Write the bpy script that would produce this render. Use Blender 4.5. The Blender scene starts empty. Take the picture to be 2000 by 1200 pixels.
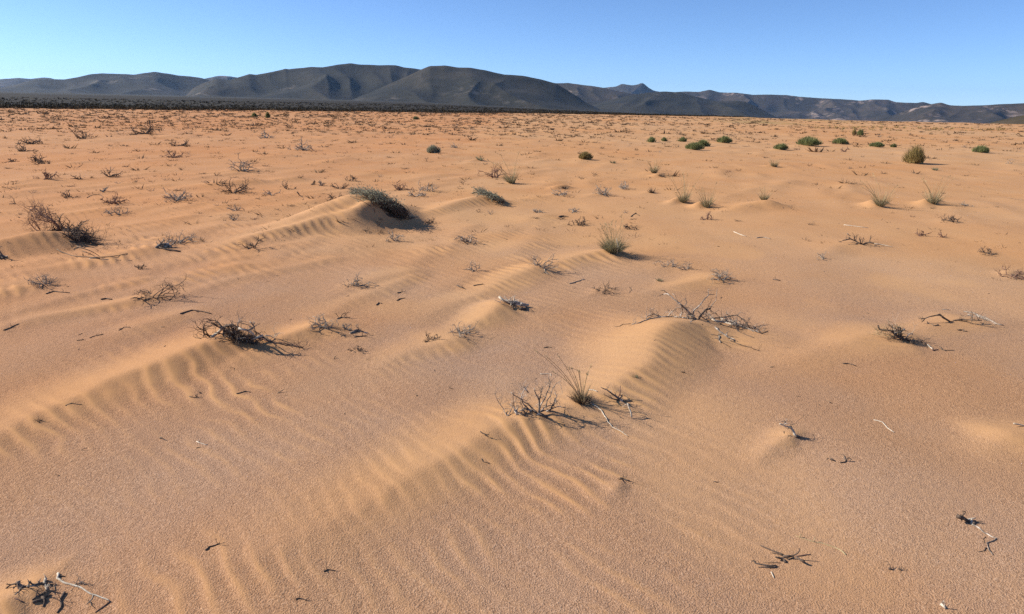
import bpy, math, random
import numpy as np

# ------------------------------------------------------------------ camera
sc = bpy.context.scene
CAM_H = 1.6
FPX = 1333.33                                   # 24 mm lens on 36 mm film, in pixels of a 2000 px wide frame
PITCH = math.radians(16.22)
ROLL = math.radians(1.1)
_f = np.array([0, math.cos(PITCH), -math.sin(PITCH)])
_r0 = np.array([1.0, 0, 0]); _u0 = np.array([0, math.sin(PITCH), math.cos(PITCH)])
_r = math.cos(ROLL) * _r0 + math.sin(ROLL) * _u0
_u = -math.sin(ROLL) * _r0 + math.cos(ROLL) * _u0
from mathutils import Matrix, Vector
cam_data = bpy.data.cameras.new('camera'); cam = bpy.data.objects.new('camera', cam_data)
sc.collection.objects.link(cam); sc.camera = cam
cam_data.lens = 24; cam_data.sensor_width = 36; cam_data.sensor_fit = 'HORIZONTAL'
cam_data.clip_start = 0.05; cam_data.clip_end = 80000
M = Matrix.Identity(4)
for i in range(3):
    M[i][0] = _r[i]; M[i][1] = _u[i]; M[i][2] = -_f[i]
M[0][3], M[1][3], M[2][3] = 0, 0, CAM_H
cam.matrix_world = M

# ------------------------------------------------------------------ sky and sun
SUN_EL = math.radians(31)
SUN_AZ = math.radians(-79)                      # measured from +Y (view direction) towards +X: sun stands left and a little ahead
world = bpy.data.worlds.new('World'); sc.world = world; world.use_nodes = True
nt = world.node_tree; nt.nodes.clear()
sky = nt.nodes.new('ShaderNodeTexSky'); sky.sky_type = 'NISHITA'; sky.sun_disc = False
sky.sun_elevation = SUN_EL; sky.sun_rotation = SUN_AZ
sky.altitude = 600; sky.air_density = 0.58; sky.dust_density = 0.15; sky.ozone_density = 6.0
bg = nt.nodes.new('ShaderNodeBackground'); bg.inputs[1].default_value = 0.105
wo = nt.nodes.new('ShaderNodeOutputWorld')
nt.links.new(sky.outputs[0], bg.inputs[0]); nt.links.new(bg.outputs[0], wo.inputs[0])
sd = bpy.data.lights.new('sun', 'SUN'); sd.energy = 4.6; sd.angle = math.radians(0.5); sd.color = (1.0, 0.93, 0.82)
sun = bpy.data.objects.new('sun', sd); sc.collection.objects.link(sun)
sdir = Vector((math.sin(SUN_AZ) * math.cos(SUN_EL), math.cos(SUN_AZ) * math.cos(SUN_EL), math.sin(SUN_EL)))
sun.rotation_euler = sdir.to_track_quat('Z', 'Y').to_euler()
sun.location = (-30, 10, 30)
sc.view_settings.view_transform = 'Standard'; sc.view_settings.look = 'None'
sc.view_settings.gamma = 1.0; sc.view_settings.exposure = 0.74
sc.cycles.max_bounces = 5; sc.cycles.diffuse_bounces = 4; sc.cycles.volume_bounces = 0
sc.cycles.use_denoising = False

C = sc.collection
rng = np.random.default_rng(7)
random.seed(7)

# ------------------------------------------------------------------ noise
_P = np.random.default_rng(11).permutation(256); _P = np.concatenate([_P, _P, _P])
_GA = np.random.default_rng(12).uniform(0, 2 * np.pi, 256)
_GX, _GY = np.cos(_GA), np.sin(_GA)
def pn(x, y):
    x = np.asarray(x, float); y = np.asarray(y, float)
    xi = np.floor(x).astype(int); yi = np.floor(y).astype(int)
    xf = x - xi; yf = y - yi; xi &= 255; yi &= 255
    u = xf * xf * xf * (xf * (xf * 6 - 15) + 10); v = yf * yf * yf * (yf * (yf * 6 - 15) + 10)
    def g(ax, ay, dx, dy):
        h = _P[_P[ax] + ay]; return _GX[h] * dx + _GY[h] * dy
    a = g(xi, yi, xf, yf); b = g(xi + 1, yi, xf - 1, yf)
    c = g(xi, yi + 1, xf, yf - 1); d = g(xi + 1, yi + 1, xf - 1, yf - 1)
    return ((a + (b - a) * u) + ((c + (d - c) * u) - (a + (b - a) * u)) * v) * 1.5
def fbm(x, y, o=3):
    s = 0; a = 1.0
    for i in range(o):
        s = s + a * pn(x * 2 ** i + 17.3 * i, y * 2 ** i - 9.1 * i); a *= 0.5
    return s
def sstep(a, b, x):
    t = np.clip((x - a) / (b - a), 0, 1); return t * t * (3 - 2 * t)

# ------------------------------------------------------------------ pixel rays
def ray(px, py):
    return _f * FPX + _r * (px - 1000.0) + _u * (600.0 - py)
def on_plane(px, py, z=0.0):
    d = ray(px, py); t = (z - CAM_H) / d[2]
    return np.array([d[0] * t, d[1] * t, z])
def at_depth(px, py, Y):
    d = ray(px, py); t = Y / d[1]
    return np.array([d[0] * t, Y, CAM_H + d[2] * t])
def at_dist(px, py, D):
    d = ray(px, py); t = D / math.hypot(d[0], d[1])
    return np.array([d[0] * t, d[1] * t, CAM_H + d[2] * t])
def mpp(px, py):                                # metres in one picture pixel at the ground there
    p = on_plane(px, py); return float(np.dot(p - np.array([0, 0, CAM_H]), _f)) / FPX

# ------------------------------------------------------------------ plants table (also drives the sand mounds under them)
# kind, px, py(base), width px, height px, mound height m, label
PLANTS = [
 # green and olive bushes on the right
 ('green', 1580, 284, 44, 18, .10, 'largest rounded green bush of the row on the right, widest of them'),
 ('green', 1356, 292, 34, 15, .10, 'green bush with a second green bush close behind, left end of the right row'),
 ('green', 1372, 286, 28, 14, .06, 'rear green bush tucked behind another green bush left of the right row'),
 ('green', 1415, 279, 28, 14, .06, 'green bush with a dark stick beside it, right of the paired green bushes'),
 ('green', 1525, 292, 27, 12, .14, 'small green bush capping a sand mound left of the widest green bush'),
 ('green', 1641, 281, 28, 12, .14, 'green bush on a sand mound just right of the widest green bush'),
 ('green', 1713, 287, 26, 10, .14, 'flat green bush on a low mound above the round olive tussock'),
 ('green', 1916, 298, 30, 14, .10, 'lone green bush on the sand, rightmost of the green bushes'),
 ('green', 1745, 288, 12, 8, .03, 'tiny green bush between the flat mound bush and the olive tussock'),
 ('green', 1272, 278, 18, 12, .03, 'small pale green bush, leftmost in the far right row'),
 ('green', 1297, 276, 12, 8, .02, 'tiny green bush second from the left of the far right row'),
 ('green', 1333, 277, 18, 10, .03, 'small green bush just left of the paired green bushes'),
 ('green', 812, 234, 12, 7, .02, 'single small green bush far out on the sand below the dark hill'),
 ('green', 497, 229, 11, 9, .02, 'small dark green bush at the far edge of the sand on the left'),
 ('green', 523, 231, 9, 12, .02, 'narrow upright green bush at the far edge of the sand on the left'),
 ('green', 1680, 265, 14, 13, .02, 'upright dark green bush far behind the widest green bush'),
 ('green', 1668, 264, 9, 12, .02, 'thin brownish upright bush beside the upright dark green bush'),
 ('olive', 1785, 319, 40, 29, .03, 'round olive brown tussock standing on bare sand at the right'),
 ('green', 846, 299, 26, 16, .04, 'grey green bush with a dark shadow, alone in the middle distance'),
 ('green', 1143, 311, 26, 15, .08, 'yellowish green tuft on a small mound right of the picture middle'),
 # grass tussocks
 ('grassy', 1000, 358, 42, 42, .02, 'tall grey green grass tussock leaning left beside a bare purplish bush'),
 ('grassy', 1277, 338, 32, 20, .04, 'low fuzzy pale grass tussock behind a small sand hump'),
 ('grassy', 1335, 396, 34, 44, .10, 'wispy grass tussock on a mound, left of a pair of mound tussocks'),
 ('grassy', 1380, 405, 36, 34, .10, 'wispy grass tussock on a mound, right of a pair of mound tussocks'),
 ('grassy', 1720, 403, 46, 42, .10, 'spreading straw grass tussock with a long thin shadow, on the right'),
 ('grassy', 1822, 398, 48, 42, .10, 'spreading straw grass tussock, rightmost in the picture'),
 ('grassy', 1492, 396, 34, 18, .00, 'pale thin grass on the crest of a brown sand hump'),
 ('grassy', 1512, 326, 26, 12, .08, 'faint pale grass tuft on a tiny mound below the right green bushes'),
 ('tuft', 1273, 377, 20, 12, .05, 'short dark tuft crowning a flat dark hump'),
 ('tuft', 937, 313, 18, 10, .10, 'small tuft on a pointed sand mound left of the picture middle'),
 ('tuft', 1291, 345, 22, 6, .12, 'dark low tuft on the sand hump in front of the fuzzy grass'),
 ('tuft', 1197, 319, 18, 5, .10, 'thin tuft on a small peaked sand mound beside the yellowish tuft'),
 ('tuft', 1826, 333, 16, 6, .10, 'small tuft on a mound under the round olive tussock'),
 ('tuft', 1078, 254, 16, 4, .12, 'dark cap of twigs on a far sand hump'),
 ('tuft', 1103, 367, 28, 5, .10, 'dark crust of twigs over a wide low sand hump'),
 ('tuft', 75, 823, 14, 12, .01, 'tiny dark plant stub alone on bare sand at the left'),
 ('tuft', 1240, 736, 18, 7, .02, 'tiny spiky plant on the rippled slope under the large dead branch'),
 ('tuft', 1288, 549, 16, 9, .02, 'tiny green tipped tuft left of the grey twiggy cushion'),
 # bare bushes
 ('dead', 966, 347, 38, 30, .02, 'bare purplish twig bush touching the tall grey green grass tussock'),
 ('dead', 475, 334, 44, 26, .02, 'bare fan shaped bush with thin upright stems on the left'),
 ('dead', 457, 377, 62, 22, .03, 'wide black twig bush with two clumps below the fan shaped bush'),
 ('dead', 348, 392, 46, 22, .03, 'dark leaning twig bush with a grey tip, left middle'),
 ('dead', 225, 398, 44, 12, .05, 'low grey brushy shrub on a reddish sand rise at the left'),
 ('dead', 136, 385, 28, 9, .03, 'small dark tuft of twigs behind the leaning brown bush'),
 ('dead', 200, 374, 16, 8, .01, 'tiny twig tuft above the low grey brushy shrub'),
 ('dead', 230, 418, 40, 10, .02, 'thin spread out twigs right below the low grey brushy shrub'),
 ('dead', 460, 412, 22, 12, .02, 'small grey twig tuft below the wide black twig bush'),
 ('dead', 459, 430, 36, 8, .03, 'low brown twigs on a small rise left of the big dune'),
 ('dead', 215, 345, 32, 12, .02, 'dark thin twig bush with a long side twig, far left middle'),
 ('dead', 92, 350, 50, 7, .06, 'long dark twiggy streak on a reddish sand ridge at far left'),
 ('dead', 155, 350, 22, 6, .05, 'short dark twiggy streak beside a longer streak at far left'),
 ('dead', 347, 471, 62, 16, .05, 'low brown brush above a half buried log at the left'),
 ('dead', 272, 526, 18, 13, .01, 'small bare sprig below the half buried log at the left'),
 ('dead', 93, 556, 48, 22, .04, 'sparse twigs around a grey stub at the left side'),
 ('dead', 303, 580, 86, 28, .00, 'bare spreading dark bush on a thin sand ridge at the left'),
 ('dead', 492, 485, 40, 20, .02, 'faint arching bare twigs left of the big dune foot'),
 ('dead', 562, 370, 22, 12, .02, 'small dark sprig up left of the big dune'),
 ('dead', 530, 382, 25, 12, .01, 'thin two stemmed sprig left of the big dune'),
 ('dead', 612, 361, 11, 10, .01, 'tiny upright twig, left one of two behind the big dune'),
 ('dead', 628, 363, 12, 10, .01, 'tiny upright twig, right one of two behind the big dune'),
 ('dead', 663, 368, 28, 10, .02, 'low dark twigs behind the crest of the big dune'),
 ('dead', 690, 354, 26, 8, .02, 'faint low twigs beyond the top of the big dune'),
 ('dead', 655, 394, 34, 14, .00, 'brown twigs growing from the left slope of the big dune'),
 ('dead', 785, 370, 30, 13, .05, 'brown twig clump on a reddish rise right of the big dune top'),
 ('dead', 815, 384, 32, 12, .03, 'grey twig bush right of the big dune bush'),
 ('dead', 836, 373, 34, 14, .02, 'dense pale twig patch far right of the big dune bush'),
 ('dead', 842, 436, 20, 14, .02, 'dark knot of wood right of the foot of the big dune bush'),
 ('dead', 771, 471, 30, 24, .02, 'rounded ball of dry grey twigs below the big dune bush'),
 ('dead', 695, 559, 34, 24, .03, 'bare pale bush with a small twig beside it, in the middle'),
 ('dead', 724, 560, 22, 10, .02, 'small leaning twig right of the bare pale bush in the middle'),
 ('dead', 926, 529, 24, 18, .01, 'thin pale sprig left of the grey twiggy cushion on a ridge'),
 ('dead', 915, 473, 50, 10, .02, 'row of faint short twigs in the middle distance'),
 ('dead', 632, 639, 54, 30, .00, 'grey green twiggy plant leaning left on a sand crest'),
 ('dead', 677, 644, 20, 20, .01, 'upright forked stub right of the grey green twiggy plant'),
 ('dead', 905, 653, 48, 24, .03, 'curled grey twig plant on a low rise left of the large dead branch'),
 ('dead', 840, 665, 28, 12, .02, 'dark knotted twig on a sand tongue in the middle'),
 ('dead', 697, 685, 28, 10, .01, 'small dark twig clump below the forked stub'),
 ('dead', 1095, 381, 34, 11, .04, 'pale dry brush on a low hump right of the dune with the green bush'),
 ('dead', 1180, 381, 40, 14, .04, 'pale wispy brush on a low hump, middle right'),
 ('dead', 1218, 369, 32, 9, .01, 'grey flattened brush left of the short dark tuft'),
 ('dead', 1049, 415, 18, 10, .01, 'pale tuft of twigs under the dune with the green bush'),
 ('dead', 1120, 414, 26, 7, .01, 'pale slanted twigs up left of the large grass tussock'),
 ('dead', 1130, 439, 46, 9, .02, 'dark low twigs left above the large grass tussock'),
 ('dead', 1233, 447, 30, 8, .04, 'dark low plant on a hump right above the large grass tussock'),
 ('dead', 1380, 429, 26, 12, .01, 'reddish twigs under the right mound tussock of the pair'),
 ('dead', 1060, 523, 44, 26, .00, 'grey twiggy cushion on the head of a sand ridge, left of the large tussock'),
 ('dead', 1340, 526, 22, 16, .01, 'blue grey sprig right below the large grass tussock'),
 ('dead', 1310, 520, 50, 8, .01, 'sparse faint twigs left of the blue grey sprig'),
 ('dead', 1183, 569, 50, 13, .02, 'row of small dark twigs above the rippled mound'),
 ('dead', 1410, 546, 46, 18, .00, 'bleached grey brush on a low ridge above the large dead branch'),
 ('dead', 1605, 506, 26, 9, .02, 'small grey brush on the flat sand at right'),
 ('dead', 1930, 497, 36, 11, .02, 'dark small brush near the right edge, upper one'),
 ('dead', 1980, 541, 42, 15, .05, 'dark brush on a reddish hump at the right edge, lower one'),
 ('dead', 1840, 464, 14, 12, .01, 'small reddish sprig right of a thin bare sprig'),
 ('dead', 1800, 461, 18, 16, .01, 'thin bare sprig left of the small reddish sprig'),
 ('dead', 1860, 434, 46, 7, .02, 'dark flattened twig row under the rightmost straw tussock'),
 ('dead', 1890, 402, 24, 6, .01, 'grey twigs right of the rightmost straw tussock'),
 ('dead', 165, 271, 30, 20, .03, 'tallest bare brown bush on the far left sand'),
 ('dead', 280, 262, 46, 13, .05, 'wide brown low bush right of the tallest far left bush'),
 ('dead', 58, 281, 42, 10, .05, 'low dark brush at far left, upper of two'),
 ('dead', 48, 296, 30, 10, .03, 'low dark brush at far left, lower of two'),
 ('dead', 353, 285, 38, 10, .03, 'dark low branches in the far left middle'),
 ('dead', 342, 308, 38, 9, .05, 'dark brush on a reddish rise above the leaning twig bush'),
 ('dead', 520, 270, 26, 11, .03, 'grey rounded low bush far beyond the fan shaped bush'),
 ('dead', 590, 293, 40, 18, .03, 'pale wide bare bush right above the fan shaped bush'),
 ('dead', 75, 316, 40, 8, .05, 'flat dark brush with a long shadow at the left edge'),
 ('dead', 27, 316, 18, 7, .02, 'small sprig left of the flat dark brush'),
 ('dead', 890, 289, 16, 9, .02, 'small sprig right of the lone grey green bush'),
 ('dead', 1650, 297, 14, 10, .01, 'reddish sprig under the green mound bush'),
]
# ridges of blown sand: polyline of (px, py, crest height m), half width on the sun side and on the lee side
RIDGES = [
 ([(1620,705,.0),(1530,678,.025),(1450,654,.055),(1370,632,.12),(1308,630,.17),(1284,664,.155),(1264,706,.11),(1195,762,.07),(1095,800,.06),(1015,812,.08),(945,852,.065),(880,892,.05),(760,965,.035),(600,1050,.02),(450,1130,.008)], .62, .46),
 ([(610,664,.01),(530,656,.07),(455,648,.13),(392,668,.125),(322,698,.10),(222,735,.07),(105,790,.045),(0,850,.03),(-120,920,.01)], .55, .42),
 ([(690,655,.02),(618,632,.09),(566,652,.075),(490,690,.035),(430,730,.01)], .40, .30),
 ([(800,424,.05),(752,406,.34),(718,392,.54),(697,406,.44),(640,420,.32),(570,441,.19),(490,464,.09),(400,494,.04),(300,530,.01)], .85, .60),
 ([(768,400,.2),(724,384,.52),(690,382,.58),(640,398,.46),(580,424,.26),(510,448,.08)], .75, .7, .5),
 ([(1010,400,.02),(975,388,.14),(945,382,.20),(905,392,.16),(850,410,.09),(770,432,.04),(690,455,.01)], .6, .5),
 ([(200,474,.03),(130,455,.22),(70,455,.27),(10,468,.22),(-60,490,.12),(-160,525,.03)], .75, .6),
 ([(345,580,.02),(300,578,.06),(220,594,.05),(110,615,.035),(0,640,.02)], .30, .22),
 ([(350,485,.02),(318,483,.07),(270,492,.07),(180,512,.05),(60,532,.03),(-60,560,.01)], .5, .4),
 ([(1090,524,.02),(1045,518,.10),(1005,540,.07),(930,575,.04),(820,620,.015)], .5, .4),
 ([(1225,494,.03),(1180,490,.11),(1125,502,.08),(1040,528,.04),(960,555,.01)], .55, .45),
 ([(1035,602,.02),(985,590,.10),(952,612,.075),(890,645,.03),(830,680,.01)], .35, .28),
 ([(1820,678,.01),(1758,656,.07),(1690,666,.055),(1600,690,.03),(1480,730,.01)], .5, .4),
 ([(1960,634,.02),(1885,626,.06),(1820,640,.04),(1740,660,.01)], .4, .35),
 ([(1430,548,.02),(1398,538,.07),(1335,552,.05),(1260,575,.015)], .4, .35),
 ([(1545,408,.02),(1500,394,.17),(1462,400,.12),(1400,420,.03)], .6, .6),
 ([(125,1150,.015),(75,1140,.05),(20,1160,.05),(-80,1205,.03)], .22, .2),
 ([(1560,860,.01),(1545,845,.045),(1515,868,.03),(1480,895,.01)], .16, .13),
 ([(1232,942,.005),(1216,938,.022),(1203,958,.012),(1190,985,.003)], .07, .06),
 ([(1000,745,.01),(940,830,.02),(900,870,.02)], .3, .3),
 ([(2040,850,.05),(1985,850,.06),(1940,880,.02)], .3, .3),
 ([(930,660,.02),(885,658,.06),(820,680,.03),(740,720,.01)], .4, .32),
 ([(1720,478,.02),(1670,476,.06),(1600,500,.03)], .5, .4),
 ([(430,618,.01),(370,612,.03),(280,635,.03),(180,665,.01)], .3, .25),
 ([(520,352,.02),(490,350,.12),(400,362,.06)], .7, .6),
 ([(600,346,.02),(570,346,.10),(500,356,.03)], .6, .5),
]
def ridge_world():
    out = []
    for pts, wl, wr, *ro in RIDGES:
        P = np.array([on_plane(a, b, h * .70)[:2].tolist() + [h * .70] for a, b, h in pts])
        out.append((P, wl, wr, ro[0] if ro else .07))
    prng = np.random.default_rng(5)
    for k, px, py, w, h, m, lab in PLANTS:
        if m <= 0: continue
        p = on_plane(px, py); s = mpp(px, py); hw = max(w * s * .55, .05); m = m * (1.7 if m >= .08 else 1.2)
        L = hw * prng.uniform(2.0, 3.2)
        P = np.array([[p[0] + hw * .9, p[1] + .1, m * .15], [p[0], p[1], m], [p[0] - hw * .8, p[1] - hw * .35, m * .75], [p[0] - L * .75, p[1] - L, m * .12]])
        out.append((P, hw * 1.0, hw * .85, .05))
    # low wind streaks scattered over the middle distance
    for i in range(420):
        r = 6.5 * (16 ** prng.random()); a = prng.uniform(-.85, .75)
        if r < 14 and a > .05: continue
        x, y = r * math.sin(a), r * math.cos(a)
        h = prng.uniform(.015, .045) * min(1.8, .6 + r / 40); L = prng.uniform(.7, 1.8) * (1 + r / 40)
        w = prng.uniform(.25, .5) * (1 + r / 60)
        t = prng.uniform(.05, .45)
        P = np.array([[x + w * .6, y + .15, h * .1], [x, y, h], [x - L * t, y - L * .6, h * .6], [x - L * 1.6 * t, y - L * 1.3, h * .05]])
        out.append((P, w, w * .8, .07))
    return out
RW = ridge_world()

# ------------------------------------------------------------------ the ground
def far_slope(ang):                             # how the plain tilts beyond the sand: up to the left hills, down to the right
    d = np.degrees(ang)
    return np.interp(d, [-60, -20, -8, 2, 10, 18, 24, 60], [.0085, .0085, .0075, .0015, -.003, -.0075, -.012, -.012])
def ground_height(X, Y):
    R = np.hypot(X, Y); A = np.arctan2(X, Y)
    z = .018 * fbm(X / 1.7 + 3, Y / 2.6, 3) + .05 * pn(X / 9, Y / 14 + 4) * sstep(3, 12, R)
    z = z + .10 * pn(X / 22, Y / 30) * sstep(15, 40, R)
    hum = np.maximum(0, fbm(X / 2.2 + .25 * Y / 2.2, Y / 3.8 + 30, 2)); z = z + .09 * hum ** 1.3 * sstep(14, 45, R) * (1 - sstep(400, 900, R))
    bighum = np.maximum(0, pn(X / 7 + 5, Y / 9)); z = z + .22 * bighum * sstep(60, 130, R) * (1 - sstep(900, 1500, R))
    d0 = np.interp(np.degrees(A), [-30, 0, 15, 24], [260, 260, 210, 175])
    z = z + np.maximum(0, R - d0) * far_slope(A) * sstep(0, 250, R - d0)
    return z
def add_ridges(X, Y, Z, fine):
    acc = np.zeros_like(Z); lee = np.zeros_like(Z)
    for P, wl, wr, ro in RW:
        W = max(wl, wr) * 1.3
        x0, x1 = P[:, 0].min() - W, P[:, 0].max() + W; y0, y1 = P[:, 1].min() - W, P[:, 1].max() + W
        idx = np.nonzero((X > x0) & (X < x1) & (Y > y0) & (Y < y1))[0]
        if not len(idx): continue
        x, y = X[idx], Y[idx]
        # wander the crest a little
        x = x + .05 * pn(x * 2.1, y * 2.1); y = y + .05 * pn(x * 2.1 + 9, y * 2.1)
        bd = np.full(len(idx), 1e9); bh = np.zeros(len(idx)); bs = np.zeros(len(idx))
        for a, b in zip(P[:-1], P[1:]):
            ex, ey = b[0] - a[0], b[1] - a[1]; L2 = ex * ex + ey * ey + 1e-9
            t = np.clip(((x - a[0]) * ex + (y - a[1]) * ey) / L2, 0, 1)
            t2 = t * t * (3 - 2 * t) * .5 + t * .5
            dx, dy = x - a[0] - ex * t, y - a[1] - ey * t
            dd = np.hypot(dx, dy); hh = a[2] + (b[2] - a[2]) * t2
            side = (ex * dy - ey * dx) / (math.sqrt(L2) * dd + 1e-6)            # >0: left of the travel direction
            k = dd < bd
            bd = np.where(k, dd, bd); bh = np.where(k, hh, bh); bs = np.where(k, side, bs)
        # polylines run head -> tail (towards the viewer), so the lee (right hand, camera) side has side > 0
        sb = sstep(-.8, .8, bs); w = wl * 1.1 + (wr * .98 - wl * 1.1) * sb
        w = w * (.55 + .45 * np.clip(bh / P[:, 2].max(), 0, 1))
        e = ro * w
        m = np.clip((np.sqrt(bd * bd + e * e) - e) / w, 0, 1)
        f = (1 - m) ** 1.55 * bh
        acc[idx] = np.maximum(acc[idx], f) * .8 + (np.maximum(acc[idx], 0) + f) * .2 - np.minimum(acc[idx], f) * .2
        fi = np.clip((1 - m) * 1.5, 0, 1) * np.clip(bh / .035, 0, 1)
        fine[idx] = np.maximum(fine[idx], fi)
        lm = np.clip(1.5 - 1.25 * m, 0, 1) * (.16 + .84 * sstep(-.02, .06, bs * bd)) * np.clip(bh / .03, 0, 1)
        if ro >= .4: lm = 0 * lm
        lee[idx] = np.where(f >= acc[idx] - .004, lm, lee[idx]) if ro >= .4 else np.maximum(lee[idx], lm)
    return Z + acc, lee
def ripples(X, Y, R, fine, lee):
    wx = .042 * fbm(X * 1.6, Y * 1.6, 3); wy = .042 * fbm(X * 1.6 + 40, Y * 1.6 - 7, 3)
    wx = wx + .04 * pn(X * 4.1, Y * 4.1 + 5) + .25 * pn(X / 2.5, Y / 2.5); wy = wy + .12 * pn(X / 2.2 - 8, Y / 2.2)
    near = 1 - sstep(3.6, 6.0, Y); right = sstep(.3, 1.6, X - .12 * Y)
    sysm = [(math.radians(47), near * (1 - right), .098), (math.radians(46), (1 - near) * (1 - right), .115), (math.radians(8), right, .085)]
    z = 0; crest = 0
    for th, wgt, lam in sysm:
        ph = ((X + wx) * math.sin(th) + (Y + wy) * math.cos(th)) / lam * 2 * np.pi
        s = np.sin(ph + .55 * np.sin(ph)); z = z + wgt * s; crest = crest + wgt * np.clip(s, 0, 1)
    patch = sstep(-.15, .55, fbm(X / 1.3 + 11, Y / 1.6 - 3, 2))
    # the rippled sheet of blown sand that spreads down the lower left and the middle of the view
    sheet = np.exp(-(((X + .55) / 1.0) ** 2 + ((Y - 2.6) / .85) ** 2)) + .6 * np.exp(-(((X + 1.9) / 1.2) ** 2 + ((Y - 3.6) / .8) ** 2))
    amp = np.clip((.20 - .12 * sstep(4, 8, R)) * patch + 1.0 * lee + .7 * sheet * (.3 + .7 * patch), 0, 1)
    amp = amp * (1 - .55 * right) * (.25 + .95 * sstep(-.5, .5, fbm(X * 2.3 + 3, Y * 2.3, 2)))
    fade = 1 - sstep(14, 26, R)
    return z * amp * .0038 * (1 + 1.3 * sstep(5, 10, R)) * fade, crest * amp * fade

def build_ground():
    rr = [np.array([.05, .2, .4, .6, .8])]
    rr.append(np.exp(np.arange(math.log(1.0), math.log(24), .0036)))
    rr.append(np.exp(np.arange(math.log(24.1), math.log(210), .0085)))
    rr.append(np.exp(np.arange(math.log(212), math.log(16000), .03)))
    r = np.concatenate(rr)
    front = np.arange(-.86, .8601, .0033)
    side = np.linspace(.86, np.pi * 2 - .86, 90)[1:-1]
    a = np.concatenate([front, side])
    nr, na = len(r), len(a)
    R, A = np.meshgrid(r, a, indexing='ij')
    X = (R * np.sin(A)).ravel(); Y = (R * np.cos(A)).ravel(); Rf = R.ravel()
    fine = np.zeros_like(X)
    Z = ground_height(X, Y)
    Zb = Z; Z, lee = add_ridges(X, Y, Z, fine)
    acc = (Z - Zb).reshape(nr, na); k5 = (.08, .24, .36, .24, .08)
    for _ in range(2):                           # wind rounds the brinks and creases
        acc[2:-2] = sum(w * acc[i:nr - 4 + i] for i, w in enumerate(k5))
        acc[:, 2:-2] = sum(w * acc[:, i:na - 4 + i] for i, w in enumerate(k5))
    Z = Zb + acc.ravel()
    rp, crest = ripples(X, Y, Rf, fine, lee)
    Z = Z + rp
    patchfine = sstep(.0, .7, fbm(X / 1.9 - 5, Y / 2.4, 3)) * .75
    fine = np.clip(np.maximum(fine * (.62 + .6 * crest), np.maximum(crest * .9, patchfine * (.5 + .5 * sstep(4.5, 9, Rf)))), 0, 1)
    fine = np.maximum(fine, .7 * sstep(3.5, 11, Rf))
    Ad = np.degrees(np.arctan2(X, Y))
    edge = np.interp(Ad, [-45, -37, -20, -4, 2, 10, 18, 24, 45], [150, 150, 175, 215, 260, 270, 300, 520, 520])
    edge = edge * (1 + .10 * fbm(X / 40, Y / 60, 3))
    scrub = sstep(.96, 1.10, Rf / edge)
    yg = np.exp(-((Ad - 20.5) / 4) ** 2) * sstep(100, 140, Rf) * (1 - scrub) * sstep(-.3, .3, fbm(X / 15, Y / 30, 2))
    # faces
    i = np.arange(nr - 1)[:, None]; j = np.arange(na)[None, :]; j2 = (j + 1) % na
    q = np.stack([(i * na + j), ((i + 1) * na + j), ((i + 1) * na + j2), (i * na + j2)], -1).reshape(-1, 4)
    q = q[:, ::-1]
    me = bpy.data.meshes.new('ground')
    n = len(X)
    me.vertices.add(n + 1)
    co = np.empty((n + 1, 3), np.float32); co[:n, 0] = X; co[:n, 1] = Y; co[:n, 2] = Z; co[n] = (0, 0, Z[0])
    me.vertices.foreach_set('co', co.ravel())
    cap = np.stack([np.full(na, n), np.arange(na), (np.arange(na) + 1) % na], -1)[:, ::-1]
    me.loops.add(q.size + cap.size)
    me.loops.foreach_set('vertex_index', np.concatenate([q.ravel(), cap.ravel()]).astype(np.int32))
    me.polygons.add(len(q) + len(cap))
    ls = np.concatenate([np.arange(len(q)) * 4, len(q) * 4 + np.arange(len(cap)) * 3]).astype(np.int32)
    me.polygons.foreach_set('loop_start', ls)
    me.polygons.foreach_set('use_smooth', np.ones(len(q) + len(cap), bool))
    me.update(calc_edges=True); me.validate()
    for nm, arr in (('fine', fine), ('scrub', scrub), ('ygrass', yg), ('pediment', sstep(1100, 2100, Rf))):
        at = me.attributes.new(nm, 'FLOAT', 'POINT')
        at.data.foreach_set('value', np.append(arr, 0).astype(np.float32))
    return me, r, a[:len(front)], Z.reshape(nr, na)[:, :len(front)]
GME, GR, GA, GZ = build_ground()
_lr = np.log(GR)
def H(x, y):
    R = math.hypot(x, y); A = math.atan2(x, y)
    fi = np.interp(math.log(max(R, .06)), _lr, np.arange(len(GR))); fj = np.interp(A, GA, np.arange(len(GA)))
    i = min(int(fi), len(GR) - 2); j = min(int(fj), len(GA) - 2); u = fi - i; v = fj - j
    return float(GZ[i, j] * (1 - u) * (1 - v) + GZ[i + 1, j] * u * (1 - v) + GZ[i, j + 1] * (1 - u) * v + GZ[i + 1, j + 1] * u * v)
def G(px, py):                                  # where the ray through a picture point meets the sand
    d = ray(px, py); z = 0.0
    for _ in range(7):
        t = (z - CAM_H) / d[2]; zn = H(d[0] * t, d[1] * t); z = .5 * z + .5 * zn
    t = (z - CAM_H) / d[2]
    return np.array([d[0] * t, d[1] * t, H(d[0] * t, d[1] * t)])

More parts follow.
